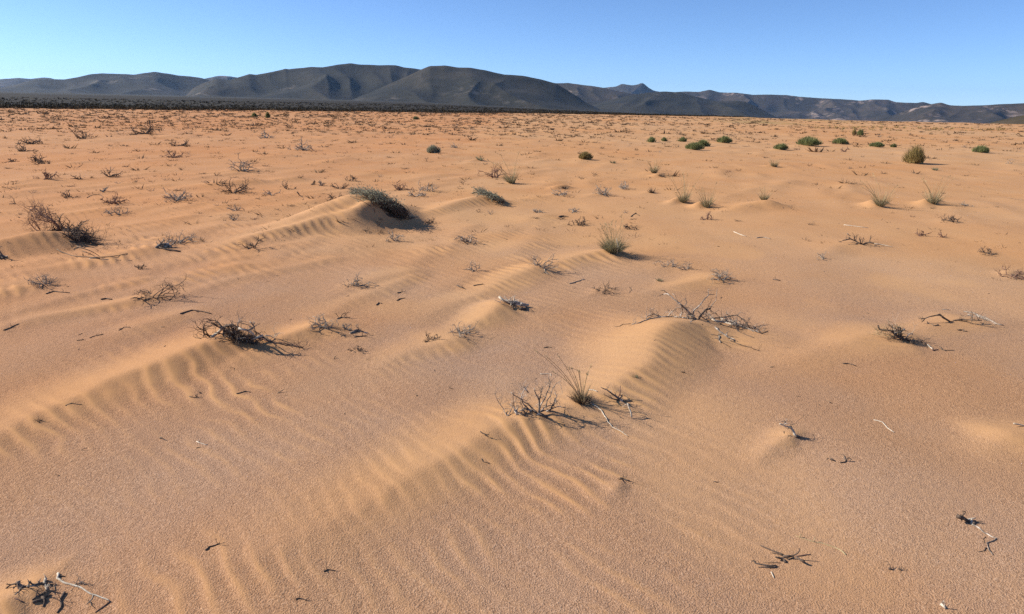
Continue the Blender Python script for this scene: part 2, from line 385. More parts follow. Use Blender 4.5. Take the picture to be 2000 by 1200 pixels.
# ------------------------------------------------------------------ materials
def node_mat(name):
    m = bpy.data.materials.new(name); m.use_nodes = True
    t = m.node_tree; b = t.nodes['Principled BSDF']
    b.inputs['Specular IOR Level'].default_value = .15; b.inputs['Roughness'].default_value = .9
    return m, t, b
def N(t, typ, **kw):
    n = t.nodes.new(typ)
    for k, v in kw.items(): setattr(n, k, v)
    return n
def noise(t, vec, scale, detail=2, rough=.55):
    n = N(t, 'ShaderNodeTexNoise'); n.inputs['Scale'].default_value = scale; n.inputs['Detail'].default_value = detail
    n.inputs['Roughness'].default_value = rough; t.links.new(vec, n.inputs['Vector']); return n.outputs[0]
def ramp(t, fac, stops):
    n = N(t, 'ShaderNodeValToRGB'); e = n.color_ramp.elements
    while len(e) > 1: e.remove(e[-1])
    e[0].position = stops[0][0]; e[0].color = (*stops[0][1], 1)
    for p, c in stops[1:]:
        x = e.new(p); x.color = (*c, 1)
    t.links.new(fac, n.inputs[0]); return n.outputs[0]
def mix(t, fac, a, b, blend='MIX'):
    n = N(t, 'ShaderNodeMix', data_type='RGBA', blend_type=blend)
    for sock, v in ((n.inputs['Factor'], fac), (n.inputs['A'], a), (n.inputs['B'], b)):
        if hasattr(v, 'is_linked') or isinstance(v, bpy.types.NodeSocket): t.links.new(v, sock)
        elif isinstance(v, tuple): sock.default_value = (*v, 1)
        else: sock.default_value = v
    return n.outputs['Result']
def math_(t, op, a, b=0.0, clamp=False):
    n = N(t, 'ShaderNodeMath', operation=op); n.use_clamp = clamp
    for i, v in enumerate((a, b)):
        if isinstance(v, bpy.types.NodeSocket): t.links.new(v, n.inputs[i])
        else: n.inputs[i].default_value = v
    return n.outputs[0]
def attr(t, name):
    n = N(t, 'ShaderNodeAttribute'); n.attribute_name = name; return n.outputs['Fac']

def ground_material():
    m, t, b = node_mat('sand')
    co = N(t, 'ShaderNodeTexCoord').outputs['Object']
    fine = attr(t, 'fine'); scrub = attr(t, 'scrub'); yg = attr(t, 'ygrass')
    grain = noise(t, co, 165, 2, .7); grain2 = noise(t, co, 420, 1, .6); clump = noise(t, co, 28, 3)
    big = noise(t, co, .55, 3); huge = noise(t, co, .05, 2)
    coarse = ramp(t, grain, [(.24, (.14, .077, .043)), (.40, (.35, .205, .117)), (.58, (.46, .285, .170)), (.76, (.70, .49, .32))])
    finec = ramp(t, grain2, [(.25, (.44, .245, .108)), (.5, (.525, .298, .137)), (.75, (.585, .348, .168))])
    coarse = mix(t, 1.0, coarse, ramp(t, noise(t, co, .42, 3), [(.38, (1.03, .96, .88)), (.62, (.96, 1.0, 1.12))]), 'MULTIPLY')
    f2 = math_(t, 'ADD', fine, math_(t, 'MULTIPLY', math_(t, 'SUBTRACT', clump, .5), .5), True)
    sand = mix(t, f2, coarse, finec)
    red = mix(t, math_(t, 'MULTIPLY', math_(t, 'SUBTRACT', big, .40, True), 2.2, True), (1, 1, 1), (.96, .87, .78))
    sand = mix(t, 1.0, sand, red, 'MULTIPLY')
    red2 = ramp(t, huge, [(.40, (1, 1, 1)), (.62, (1.0, .90, .80))])
    sand = mix(t, 1.0, sand, red2, 'MULTIPLY')
    sx = N(t, 'ShaderNodeSeparateXYZ'); t.links.new(co, sx.inputs[0])
    lf = math_(t, 'ADD', math_(t, 'MULTIPLY', sx.outputs[0], -.22), math_(t, 'MULTIPLY', big, .9)); lf = math_(t, 'SUBTRACT', lf, .45, True)
    sand = mix(t, lf, sand, mix(t, 1.0, sand, (.98, .88, .82), 'MULTIPLY'))
    ygc = mix(t, noise(t, co, .8, 3), (.22, .17, .065), (.30, .23, .09))
    sand = mix(t, math_(t, 'MULTIPLY', yg, .8), sand, ygc)
    sn = noise(t, co, .035, 4, .65); sn2 = noise(t, co, .5, 3, .7)
    sc_c = ramp(t, sn, [(.30, (.018, .014, .010)), (.5, (.030, .025, .017)), (.66, (.046, .040, .024)), (.80, (.085, .065, .038))])
    sc_c = mix(t, ramp(t, sn2, [(.5, (0, 0, 0)), (.75, (.2, .2, .2))]), sc_c, (.12, .075, .04))
    sc_c = mix(t, attr(t, 'pediment'), sc_c, ramp(t, sn, [(.3, (.040, .038, .030)), (.7, (.062, .056, .042))]))
    col = mix(t, scrub, sand, sc_c)
    t.links.new(col, b.inputs['Base Color']); b.inputs['Roughness'].default_value = .95; b.inputs['Specular IOR Level'].default_value = .1
    # grains stand proud where the sand is coarse, lie flat where it is blown fine
    gh = math_(t, 'ADD', math_(t, 'MULTIPLY', grain, 1.0), math_(t, 'MULTIPLY', clump, .8))
    bm = N(t, 'ShaderNodeBump'); bm.inputs['Distance'].default_value = .0068
    t.links.new(gh, bm.inputs['Height'])
    st = math_(t, 'MULTIPLY', math_(t, 'SUBTRACT', 1.15, f2), .85, True); st = math_(t, 'MULTIPLY', st, math_(t, 'SUBTRACT', 1.0, scrub, True)); t.links.new(st, bm.inputs['Strength'])
    t.links.new(bm.outputs[0], b.inputs['Normal'])
    return m
def wood(name, dark, light, scale=60, pale=None):
    m, t, b = node_mat(name)
    co = N(t, 'ShaderNodeTexCoord').outputs['Object']
    c = ramp(t, noise(t, co, scale, 4, .65), [(.32, dark), (.68, light)])
    if pale:
        c = mix(t, ramp(t, noise(t, co, scale * .35, 2), [(.52, (0, 0, 0)), (.62, (1, 1, 1))]), c, pale)
    t.links.new(c, b.inputs['Base Color'])
    bm = N(t, 'ShaderNodeBump'); bm.inputs['Distance'].default_value = .002; bm.inputs['Strength'].default_value = .7
    t.links.new(noise(t, co, scale * 4, 3), bm.inputs['Height']); t.links.new(bm.outputs[0], b.inputs['Normal'])
    return m
def leafy(name, a, bcol, trans=.15, scale=14):
    m, t, b = node_mat(name)
    co = N(t, 'ShaderNodeTexCoord').outputs['Object']
    c = ramp(t, noise(t, co, scale, 3, .7), [(.3, a), (.7, bcol)])
    t.links.new(c, b.inputs['Base Color'])
    tr = N(t, 'ShaderNodeBsdfTranslucent'); t.links.new(c, tr.inputs[0])
    ms = N(t, 'ShaderNodeMixShader'); ms.inputs[0].default_value = trans
    out = t.nodes['Material Output']
    t.links.new(b.outputs[0], ms.inputs[1]); t.links.new(tr.outputs[0], ms.inputs[2]); t.links.new(ms.outputs[0], out.inputs[0])
    return m
def hill_material(name, tint=(1, 1, 1), rock=.68):
    m, t, b = node_mat(name)
    co = N(t, 'ShaderNodeTexCoord').outputs['Object']
    c = ramp(t, noise(t, co, .004, 5, .65), [(.30, (.014, .0145, .011)), (.5, (.028, .026, .018)), (.7, (.050, .041, .029))])
    speck = ramp(t, noise(t, co, .035, 4, .75), [(.35, (.78, .78, .78)), (.65, (1.18, 1.18, 1.15))])
    c = mix(t, 1.0, c, speck, 'MULTIPLY')
    mp = N(t, 'ShaderNodeMapping'); mp.inputs['Scale'].default_value = (1, .5, 1.6); t.links.new(co, mp.inputs[0])
    rk = math_(t, 'MULTIPLY', ramp(t, noise(t, mp.outputs[0], .0045, 3, .5), [(rock - .06, (0, 0, 0)), (rock + .05, (1, 1, 1))]),
               ramp(t, noise(t, co, .022, 4, .7), [(.48, (0, 0, 0)), (.62, (1, 1, 1))]))
    c = mix(t, math_(t, 'MULTIPLY', rk, .8), c, (.24, .20, .16))
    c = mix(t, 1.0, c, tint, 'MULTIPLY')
    t.links.new(c, b.inputs['Base Color'])
    bm = N(t, 'ShaderNodeBump'); bm.inputs['Distance'].default_value = 10; bm.inputs['Strength'].default_value = .28
    t.links.new(noise(t, co, .012, 5, .62), bm.inputs['Height']); t.links.new(bm.outputs[0], b.inputs['Normal'])
    return m
MAT = dict(
    sand=ground_material(),
    dark=wood('dark_dead_wood', (.055, .037, .027), (.17, .125, .095)),
    grey=wood('weathered_grey_wood', (.14, .115, .09), (.45, .385, .315)),
    mixed=wood('weathered_mixed_wood', (.085, .063, .047), (.31, .25, .20), 60, (.55, .475, .39)),
    pale=wood('bleached_wood', (.34, .28, .21), (.62, .54, .43)),
    red=wood('reddish_dead_twigs', (.11, .058, .043), (.28, .165, .12)),
    brown=wood('brown_dead_twigs', (.075, .052, .034), (.23, .165, .115), 25),
    straw=leafy('straw', (.30, .22, .11), (.52, .42, .24), .2),
    grassgreen=leafy('grey_green_grass', (.15, .145, .08), (.34, .31, .19), .25),
    green=leafy('green_bush_leaves', (.12, .14, .055), (.27, .28, .12), .3, 9),
    olive=leafy('olive_tussock', (.17, .125, .045), (.38, .29, .12), .3, 9),
    greygreen=leafy('grey_green_leaves', (.13, .13, .088), (.42, .41, .29), .25, 16),
    scrub=leafy('dark_scrub', (.026, .019, .012), (.070, .053, .029), .1, .6),
    scrubdry=leafy('dry_scrub', (.10, .062, .037), (.25, .165, .095), .2, .8),
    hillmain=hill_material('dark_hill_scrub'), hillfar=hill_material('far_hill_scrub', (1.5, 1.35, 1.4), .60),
    hillnear=hill_material('near_spur_scrub', (1.9, 1.6, 1.1), .66),
)

# ------------------------------------------------------------------ mesh building
class MB:
    def __init__(s): s.v = []; s.f = []; s.n = 0
    def tube(s, pts, r0, r1, sides=5):
        pts = [np.asarray(p, float) for p in pts]; n = len(pts)
        if n < 2: return
        prev = None; base = s.n
        for i, p in enumerate(pts):
            d = pts[min(i + 1, n - 1)] - pts[max(i - 1, 0)]; L = np.linalg.norm(d)
            d = d / L if L > 1e-9 else np.array([0, 0, 1.0])
            if prev is None:
                h = np.array([0, 0, 1.0]) if abs(d[2]) < .9 else np.array([1.0, 0, 0])
                a = np.cross(d, h)
            else: a = prev - d * np.dot(prev, d)
            a = a / (np.linalg.norm(a) + 1e-12); prev = a; b = np.cross(d, a)
            r = r0 + (r1 - r0) * i / (n - 1)
            for k in range(sides):
                th = 2 * math.pi * k / sides; s.v.append(p + r * (math.cos(th) * a + math.sin(th) * b))
        for i in range(n - 1):
            for k in range(sides):
                k2 = (k + 1) % sides; o = base + i * sides
                s.f.append((o + k, o + k2, o + sides + k2, o + sides + k))
        s.f.append(tuple(base + k for k in range(sides))[::-1]); s.f.append(tuple(base + (n - 1) * sides + k for k in range(sides)))
        s.n += n * sides
    def blade(s, pts, w, side):
        n = len(pts); base = s.n
        for i, p in enumerate(pts):
            ww = w * (1 - .85 * i / (n - 1)) * .5
            s.v.append(p - side * ww); s.v.append(p + side * ww)
        for i in range(n - 1):
            o = base + 2 * i; s.f.append((o, o + 1, o + 3, o + 2))
        s.n += 2 * n
    def leaf(s, p, d, L, w, up):
        a = np.cross(d, up); a = a / (np.linalg.norm(a) + 1e-9)
        o = s.n; s.v += [p, p + d * L * .5 + a * w, p + d * L, p + d * L * .5 - a * w]; s.f.append((o, o + 1, o + 2, o + 3)); s.n += 4
    def mesh(s, name, mat, smooth=True):
        me = bpy.data.meshes.new(name); me.from_pydata([tuple(map(float, p)) for p in s.v], [], s.f)
        me.materials.append(mat)
        if smooth: me.polygons.foreach_set('use_smooth', [True] * len(me.polygons))
        return me
    def build(s, name, mat, parent=None, smooth=True, kind=None):
        o = bpy.data.objects.new(name, s.mesh(name, mat, smooth)); C.objects.link(o)
        if parent: o.parent = parent
        if kind: o['kind'] = kind
        return o
def tag(o, label, cat, group=None):
    o['label'] = label; o['category'] = cat
    if group: o['group'] = group
    return o
def empty(name, loc, label, cat, group=None):
    o = bpy.data.objects.new(name, None); C.objects.link(o); o.location = [float(v) for v in loc]; o.empty_display_size = .05
    return tag(o, label, cat, group)
def unit(v):
    v = np.asarray(v, float); return v / (np.linalg.norm(v) + 1e-12)

def limb(g, mb, p, d, L, r, depth, kink=.25, droop=0.0, sides=5, floor=-.02, kids=(2, 4), n=None):
    n = n or max(3, int(5 if depth else 4)); pts = [np.array(p, float)]; d = unit(d)
    for i in range(n):
        d = unit(d + g.normal(0, kink, 3) + np.array([0, 0, -droop]))
        q = pts[-1] + d * L / n
        if q[2] < floor: q[2] = floor + .3 * r; d[2] = abs(d[2]) * .3
        pts.append(q)
    mb.tube(pts, r, r * .35, sides)
    if depth > 0:
        for k in range(g.integers(*kids) + 1):
            j = g.integers(1, n); t = g.random(); q = pts[j] * (1 - t) + pts[min(j + 1, n)] * t
            dd = unit(pts[min(j + 1, n)] - pts[j - 1]); side = unit(np.cross(dd, g.normal(0, 1, 3)))
            limb(g, mb, q, dd * g.uniform(.5, .9) + side * g.uniform(.5, .95), L * g.uniform(.35, .62), r * .58, depth - 1, kink, droop, max(3, sides - 1), floor, kids)
    return pts

# ------------------------------------------------------------------ setting objects
ground = bpy.data.objects.new('ground', GME); C.objects.link(ground); ground['kind'] = 'structure'
GME.materials.append(MAT['sand'])

def crest_interp(pts, xs):
    p = np.array(pts, float); y = np.interp(xs, p[:, 0], p[:, 1])
    k = np.array([1, 2, 3, 2, 1.]) / 9
    return np.convolve(np.pad(y, 2, mode='edge'), k, 'valid')
def hill(name, pts, D, depth, mat, seed, spur=.42, spur_w=430, back=.8, foot=None):
    x0, x1 = pts[0][0], pts[-1][0]
    step = max(1.6, (x1 - x0) / 420); xs = np.arange(x0, x1 + .1, step); ys = crest_interp(pts, xs)
    nv = 64; ts = np.concatenate([np.linspace(-1, 0, 44), np.linspace(0, 1, 21)[1:]])
    W = depth
    ds = np.array([ray(a, b) for a, b in zip(xs, ys)]); hd = np.hypot(ds[:, 0], ds[:, 1])
    ux, uy = ds[:, 0] / hd, ds[:, 1] / hd
    tang = np.arctan2(ux, uy) * D                               # metres along the range
    Dj = D * (1 + .035 * pn(tang / 900 + seed, tang * 0 + seed))
    zc = CAM_H + Dj * ds[:, 2] / hd
    zc = zc + (.006 * (zc + 40)) * pn(tang / 60 + seed, tang * 0)
    s = np.where(ts < 0, 1 + ts, 1 - ts)
    T, U = np.meshgrid(ts, np.arange(len(xs)), indexing='ij'); S = np.where(T < 0, 1 + T, 1 - T)
    TG = tang[U]; RD = Dj[U] + T * np.where(T < 0, W, W * back)
    warp = 90 * pn(TG / 300 + seed, RD / 300)
    sk = (1.0 - S) * 160 * (1 if seed % 2 else -1)              # spurs run down slantwise
    rid = 1 - np.abs(pn((TG + warp + sk) / spur_w + seed * 3.1, RD / (spur_w * 5) + seed)) * 1.9
    rid2 = 1 - np.abs(pn((TG + .7 * warp - sk) / (spur_w * .42) + seed * 1.7, RD / (spur_w * 2.2))) * 1.9
    f = np.clip(.42 * (1 - rid), 0, .5)
    Se = np.clip((S - f * (1 - S)) / (1 - f * (1 - S)), 0, 1)
    prof = .45 * Se + .55 * Se * Se * (3 - 2 * Se)
    carve = (spur * (1 - rid) + spur * .38 * (1 - rid2)) * (4 * S * (1 - S)) ** .8
    prof = prof * np.clip(1 - carve, .1, 1)
    X = RD * ux[U]; Y = RD * uy[U]
    A = np.arctan2(X, Y); d0 = np.interp(np.degrees(A), [-30, 0, 15, 24], [260, 260, 210, 175])
    zb = np.maximum(0, RD - d0) * far_slope(A)
    hc = np.maximum(zc[U] - zb, 0)
    Z = zb - 8 + (hc + 8) * prof + 1.5 * fbm(TG / 90, RD / 90 + seed, 3) * S * (1 - S) * 4
    v = np.stack([X, Y, Z], -1).reshape(-1, 3)
    nu = len(xs); i = np.arange(len(ts) - 1)[:, None]; j = np.arange(nu - 1)[None, :]
    q = np.stack([i * nu + j, i * nu + j + 1, (i + 1) * nu + j + 1, (i + 1) * nu + j], -1).reshape(-1, 4)
    me = bpy.data.meshes.new(name); me.from_pydata(v.tolist(), [], q.tolist()); me.materials.append(mat)
    me.polygons.foreach_set('use_smooth', [True] * len(q))
    o = bpy.data.objects.new(name, me); C.objects.link(o); o['kind'] = 'structure'
    return o
HILLS = [
 ([(-260,175),(-60,158),(0,155),(36,152.5),(60,154.5),(85,151.5),(100,153),(130,162),(200,175)], 9500, 1300, 'hillfar', 1),
 ([(350,168),(385,157),(404,153),(430,148),(450,149.5),(465,152),(500,158),(560,170)], 9000, 1200, 'hillfar', 2),
 ([(-330,184),(-180,172),(-100,178),(-20,176),(20,168),(45,161),(75,155),(100,155),(125,155.5),(150,151.5),(175,145.5),(197,143.6),(230,144.6),(262,146),(285,142.5),(302,140.7),(325,143.5),(350,148),(372,149.5),(390,152),(420,160),(460,175),(500,190)], 5600, 1100, 'hillmain', 3),
 ([(352,192),(365,186),(378,172),(400,161),(424,154),(440,156.5),(452,155.5),(465,151.5),(487,145),(500,146.5),(530,141),(553,136),(557,134),(562,135.5),(610,131),(630,132),(660,126.5),(685,123.8),(705,126.5),(740,127.5),(772,127.5),(790,132),(815,135),(860,142),(920,160),(980,185)], 4000, 850, 'hillmain', 5),
 ([(672,202),(700,190),(730,178),(770,160),(800,147),(825,135),(840,129.5),(868,128),(895,132),(920,133),(945,137),(985,146),(1020,148),(1055,155),(1085,163),(1105,175),(1125,187),(1140,198),(1172,214)], 3200, 640, 'hillmain', 8),
 ([(980,175),(1020,160),(1060,160),(1090,163),(1110,162.3),(1135,166),(1155,168),(1180,172),(1200,177),(1240,184),(1300,197),(1360,212)], 5200, 900, 'hillfar', 9),
 ([(1130,180),(1160,174),(1190,170.5),(1203,169.5),(1215,164),(1224,165.5),(1235,167),(1245,165.5),(1253,162.3),(1258,164),(1266,171),(1276,177),(1290,180),(1330,184),(1380,195)], 9800, 1100, 'hillfar', 10),
 ([(1120,222),(1150,208),(1190,196),(1230,187),(1265,181),(1300,179),(1330,181),(1350,187),(1385,195.5),(1400,198),(1440,197),(1455,199),(1480,210),(1510,226),(1530,236)], 4400, 700, 'hillmain', 12),
 ([(1270,195),(1300,184),(1320,180),(1340,179),(1365,180),(1386,175.5),(1407,181),(1440,181.5),(1470,185.5),(1500,185),(1535,186),(1560,189),(1600,192),(1660,195),(1680,197),(1705,194.5),(1735,195),(1750,200),(1790,201.5),(1803,199.3),(1820,204),(1850,212),(1900,225),(1950,240)], 7400, 1500, 'hillfar', 13),
 ([(1672,246),(1690,240),(1720,233),(1760,220),(1790,210),(1820,203.5),(1838,200.5),(1855,206),(1880,207),(1920,206),(1960,203.5),(2000,202),(2100,199),(2250,205),(2400,222)], 5200, 1200, 'hillfar', 14),
 ([(1880,252),(1905,246),(1930,241),(1955,235),(1990,227),(2050,218),(2150,212),(2300,220),(2400,240)], 1500, 330, 'hillnear', 15),
]
for pts, D, W, mt, sd_ in HILLS:
    hill('hill', pts, D, W, MAT[mt], sd_)

# ------------------------------------------------------------------ plants
def dead_bush_parts(seed, w, h, limbs, depth=2, lean=(-.25, .05), r=None, kink=.3):
    """list of meshes-to-be, one for each main limb, around a base at the origin"""
    g = np.random.default_rng(seed); out = []
    for i in range(limbs):
        mb = MB(); a = 2 * math.pi * (i + g.random() * .8) / limbs
        flat = min(1.6, w / max(h, .02) * .5)
        d = np.array([math.cos(a) * flat + lean[0], math.sin(a) * flat + lean[1], g.uniform(.35, 1.0)])
        d = unit(d); reach = 1 / math.sqrt((d[0] / (w * .55)) ** 2 + (d[1] / (w * .55)) ** 2 + (d[2] / (h * .95)) ** 2)
        limb(g, mb, [g.normal(0, w * .06), g.normal(0, w * .06), -.01], d, reach * g.uniform(.75, 1.1), (r or max(.0016, w * .011)) * g.uniform(.7, 1.15), depth, kink, .02, 5)
        out.append(mb)
    return out
def merge(mbs):
    m = MB()
    for b in mbs:
        m.f += [tuple(i + m.n for i in f) for f in b.f]; m.v += b.v; m.n += b.n
    return m
def grass_mb(g, n, w, h, lean=(0, 0), width=.004, stiff=.5, spread=.9):
    mb = MB()
    for i in range(n):
        a = g.uniform(0, 2 * math.pi); rr = w * .14 * math.sqrt(g.random())
        p = np.array([rr * math.cos(a), rr * math.sin(a), -.01]); tilt = spread * g.random() ** .7
        d = unit([math.cos(a) * tilt + lean[0], math.sin(a) * tilt + lean[1], 1.0])
        reach = 1 / math.sqrt((d[0] / (w * .62)) ** 2 + (d[1] / (w * .62)) ** 2 + (d[2] / h) ** 2)
        L = reach * g.uniform(.55, 1.05); pts = [p]
        for k in range(4):
            d = unit(d + np.array([math.cos(a), math.sin(a), -.5]) * .10 * stiff + g.normal(0, .05, 3)); pts.append(pts[-1] + d * L / 4)
        side = unit(np.cross(d, g.normal(0, 1, 3))); mb.blade(pts, width * g.uniform(.6, 1.3), side)
    return mb
def stalk(g, parent, base, tip_dir, L, r, mat, bend=.12, head=True):
    mb = MB(); d = unit(tip_dir); pts = [np.array(base, float)]
    for k in range(7):
        d = unit(d + g.normal(0, .05, 3) + np.array([-.02, 0, -bend * k / 7])); pts.append(pts[-1] + d * L / 7)
    mb.tube(pts, r, r * .55, 4); o = mb.build('stalk', mat, parent)
    if head:
        hb = MB(); q = pts[-1]
        for k in range(7):
            dd = unit(d + g.normal(0, .45, 3)); hb.leaf(q - d * L * .012 * k, dd, L * g.uniform(.04, .08), L * .006, g.normal(0, 1, 3))
        hb.build('seed_head', MAT['straw'], o)
    return o
def bush_mb(g, n, w, h, L, width):
    """rounded bush: many thin stems with leaf tips fanning through a dome"""
    mb = MB()
    for i in range(n):
        a = g.uniform(0, 2 * math.pi); rr = math.sqrt(g.random()); lump = 1 + .22 * math.sin(3 * a + 1) + .15 * math.sin(5 * a)
        x, y = rr * math.cos(a) * w * .5 * lump, rr * math.sin(a) * w * .5 * lump
        top = h * math.sqrt(max(.05, 1 - .85 * rr * rr)) * g.uniform(.55, 1.08)
        d = unit([x / w * 1.4 + g.normal(0, .22), y / w * 1.4 + g.normal(0, .22), 1])
        l = min(L * g.uniform(.6, 1.3), top); p1 = np.array([x, y, top]); p0 = p1 - d * l
        mb.blade([p0, (p0 + p1) / 2 + g.normal(0, l * .05, 3), p1], width * g.uniform(.7, 1.5), unit(np.cross(d, g.normal(0, 1, 3))))
    return mb
CAT = {'dead': ('dead_bush', 'bush'), 'green': ('green_bush', 'bush'), 'olive': ('grass_tussock', 'grass'), 'grassy': ('grass_tussock', 'grass'), 'tuft': ('plant_tuft', 'plant')}
WOODS = ['mixed', 'brown', 'dark', 'grey', 'brown', 'mixed']
for i, (k, px, py, w, h, m, lab) in enumerate(PLANTS):
    b = G(px, py); s = mpp(px, py); W, Hh = w * s, h * s * (1.35 if k == 'grassy' else 1.05)
    g = np.random.default_rng(100 + i); nm, cat = CAT[k]
    if k == 'dead':
        mt = 'red' if ('reddish' in lab or 'purplish' in lab) else 'grey' if ('pale' in lab or 'grey' in lab or 'bleached' in lab) else 'dark' if ('dark' in lab or 'black' in lab) else WOODS[i % 6]
        nl = int(np.clip(w / 5, 4, 9)); pr = max(.0016, s * .85)
        parts = dead_bush_parts(i, W * 1.22, Hh * 1.15, nl + 2, 2, (-.2, .05), pr * 1.2, .32)
        if w >= 40:
            o = empty(nm, b, lab, cat)
            for mb in parts: mb.build('branch', MAT[mt], o)
        else:
            o = merge(parts).build(nm, MAT[mt]); o.location = b; tag(o, lab, cat)
    elif k in ('green', 'olive'):
        o = empty(nm, b, lab, cat)
        mt = 'olive' if k == 'olive' or 'brownish' in lab or 'yellowish' in lab else 'greygreen' if 'grey' in lab else 'green'
        bush_mb(g, 800 if w > 20 else 300, W, Hh * (1.15 if k == 'olive' else .95), Hh * (.95 if k == 'olive' else .6), s * 1.1).build('foliage', MAT[mt], o, kind='stuff')
        sm = merge(dead_bush_parts(i + 500, W * .7, Hh * .75, 5, 1, (0, 0), s * 1.0)); sm.build('stem', MAT['brown'], o)
    elif k == 'grassy':
        o = empty(nm, b, lab, cat)
        lean = (-.35, 0) if 'leaning' in lab else (-.06, 0)
        grass_mb(g, 110, W * .8, Hh * .55, lean, s * .8, .5, 1.0).build('blades', MAT['grassgreen'], o, kind='stuff')
        grass_mb(g, 60, W, Hh, lean, s * .6, .4, .8).build('dry_blades', MAT['straw'], o, kind='stuff')
        for q in range(7):
            a = g.uniform(0, 6.28); stalk(g, o, [0, 0, 0], [math.cos(a) * .5 + lean[0], math.sin(a) * .5, 1], Hh * g.uniform(.85, 1.15), s * .35, MAT['straw'], .1)
    else:
        o = grass_mb(g, 45, W, Hh * 1.1, (0, 0), s * 1.4, .3, 1.3).build(nm, MAT['brown' if 'dark' in lab else 'grassgreen']); o.location = b; tag(o, lab, cat)

# ------------------------------------------------------------------ traced foreground things
class Traced:
    """a thing whose limbs follow lines seen in the picture, given depth of their own around its base"""
    def __init__(s, name, label, cat, base, x0, y0, k, amp=.06, seed=0):
        s.x0, s.y0, s.k = x0, y0, k; s.base = G(*s.px(base)); s.amp = amp; s.seed = seed; s.bp = s.px(base)
        s.root = empty(name, s.base, label, cat)
        s.g = np.random.default_rng(900 + seed)
    def px(s, p): return s.x0 + p[0] / s.k, s.y0 + p[1] / s.k
    def stand(s, p):
        x, y = s.px(p); up = max(0, s.bp[1] - y)
        Y = s.base[1] + s.amp * (math.sin(x / 17.0 + s.seed) * .8 + math.sin(y / 11.0 + 2 * s.seed) * .6 + .012 * up)
        q = at_depth(x, y, Y); hz = H(q[0], q[1])
        if q[2] < hz: q = G(x, y)
        return q
    def lie(s, p, r):
        q = G(*s.px(p)); q[2] += r * .55; return q
    def limb(s, pts, r0, r1, mat, mode='s', name='branch', twigs=0, parent=None, twl=.09):
        P = [s.stand(p) if mode == 's' else s.lie(p, r0) for p in pts]
        # extra kinks between the traced points
        Q = [P[0]]
        for a, b in zip(P[:-1], P[1:]):
            L = np.linalg.norm(b - a); m = (a + b) / 2 + s.g.normal(0, L * .045, 3) * np.array([1, 1, .5 if mode == 's' else .15]); Q += [m, b]
        Q = [q - s.base for q in Q]
        mb = MB(); mb.tube(Q, r0, r1, 6); o = mb.build(name, MAT[mat], parent or s.root)
        if twigs:
            twigs = int(twigs * 1.5 + .5); tb = MB()
            for i in range(twigs):
                j = s.g.integers(1, len(Q) - 1); t = s.g.random(); q = Q[j] * t + Q[j + 1] * (1 - t) if j + 1 < len(Q) else Q[j]
                limb(s.g, tb, q, s.g.normal(0, 1, 3) * np.array([1, .8, .9]) + np.array([-.1, 0, .35]), twl * s.g.uniform(.4, 1.1), max(r1 * .75, .0011), 1, .3, .0, 4, -10, (1, 3))
            tb.build('twigs', MAT[mat], o, kind='stuff')
        return o

t = Traced('fallen_branch', 'large dead branch sprawled over the crest of a rippled sand mound', 'branch', (1000, 410), 1200, 560, 6.25, .10, 1)
t.limb([(1000,412),(900,310),(840,250),(780,195),(720,150),(650,90),(600,95)], .0095, .0032, 'mixed', twigs=4)
t.limb([(650,90),(610,50),(560,50)], .003, .0015, 'dark'); t.limb([(600,95),(525,122)], .003, .0014, 'brown')
t.limb([(840,250),(880,190),(860,150)], .0032, .0014, 'grey')
t.limb([(960,330),(975,285),(1050,220),(1100,150),(1150,100),(1220,95)], .0058, .0024, 'mixed', twigs=2)
t.limb([(1150,100),(1145,60),(1150,30)], .0026, .0014, 'grey', twigs=2)
t.limb([(1030,400),(1060,340),(1110,285),(1175,262)], .010, .0062, 'dark', twigs=3)
t.limb([(1175,262),(1200,215),(1240,170),(1245,110),(1255,30)], .0034, .0014, 'grey')
t.limb([(1000,405),(900,385),(700,372),(560,378),(480,330),(430,350),(390,410)], .0066, .0024, 'mixed', twigs=16, twl=.11)
t.limb([(560,385),(470,400),(380,425),(300,455),(210,465)], .0050, .0020, 'grey', 'g', twigs=10, twl=.08)
t.limb([(200,460),(100,465),(60,490),(0,495)], .0028, .0014, 'brown', 'g')
t.limb([(650,372),(690,320),(760,260),(820,245)], .0042, .0022, 'mixed', twigs=4)
t.limb([(820,240),(825,320),(800,380)], .0040, .0026, 'mixed', twigs=5)
t.limb([(900,400),(880,350),(930,330),(980,360)], .005, .003, 'grey', twigs=9)
t.limb([(1000,412),(950,430),(930,460)], .004, .0016, 'mixed', twigs=4); t.limb([(1020,410),(1070,470),(1100,440)], .0042, .0018, 'dark')
t.limb([(1050,340),(1080,380),(1110,400),(1160,385)], .005, .003, 'mixed', twigs=5)
t.limb([(1180,392),(1300,380),(1400,360),(1500,348),(1580,410),(1640,495)], .0058, .0038, 'dark', twigs=5)
t.limb([(1640,495),(1720,530),(1790,578),(1870,545)], .0042, .0018, 'dark', 'g', twigs=5)
t.limb([(1180,395),(1240,425),(1350,440),(1480,470)], .0115, .0085, 'pale', 's', twigs=2); t.limb([(1480,470),(1600,512),(1680,545),(1790,577)], .0085, .004, 'mixed', 'g', twigs=12)
t.limb([(1230,440),(1330,480),(1480,520),(1560,530)], .005, .003, 'dark', 'g', twigs=4)
t.limb([(1300,390),(1380,415),(1500,450)], .006, .004, 'mixed', 's', twigs=12)
t.limb([(1230,500),(1300,565),(1400,632)], .0105, .0075, 'mixed', 's', twigs=3); t.limb([(1180,585),(1260,597),(1310,580)], .004, .002, 'dark', 's')
t.limb([(1480,480),(1510,550),(1600,590),(1710,630)], .0046, .003, 'dark', 's', twigs=3)
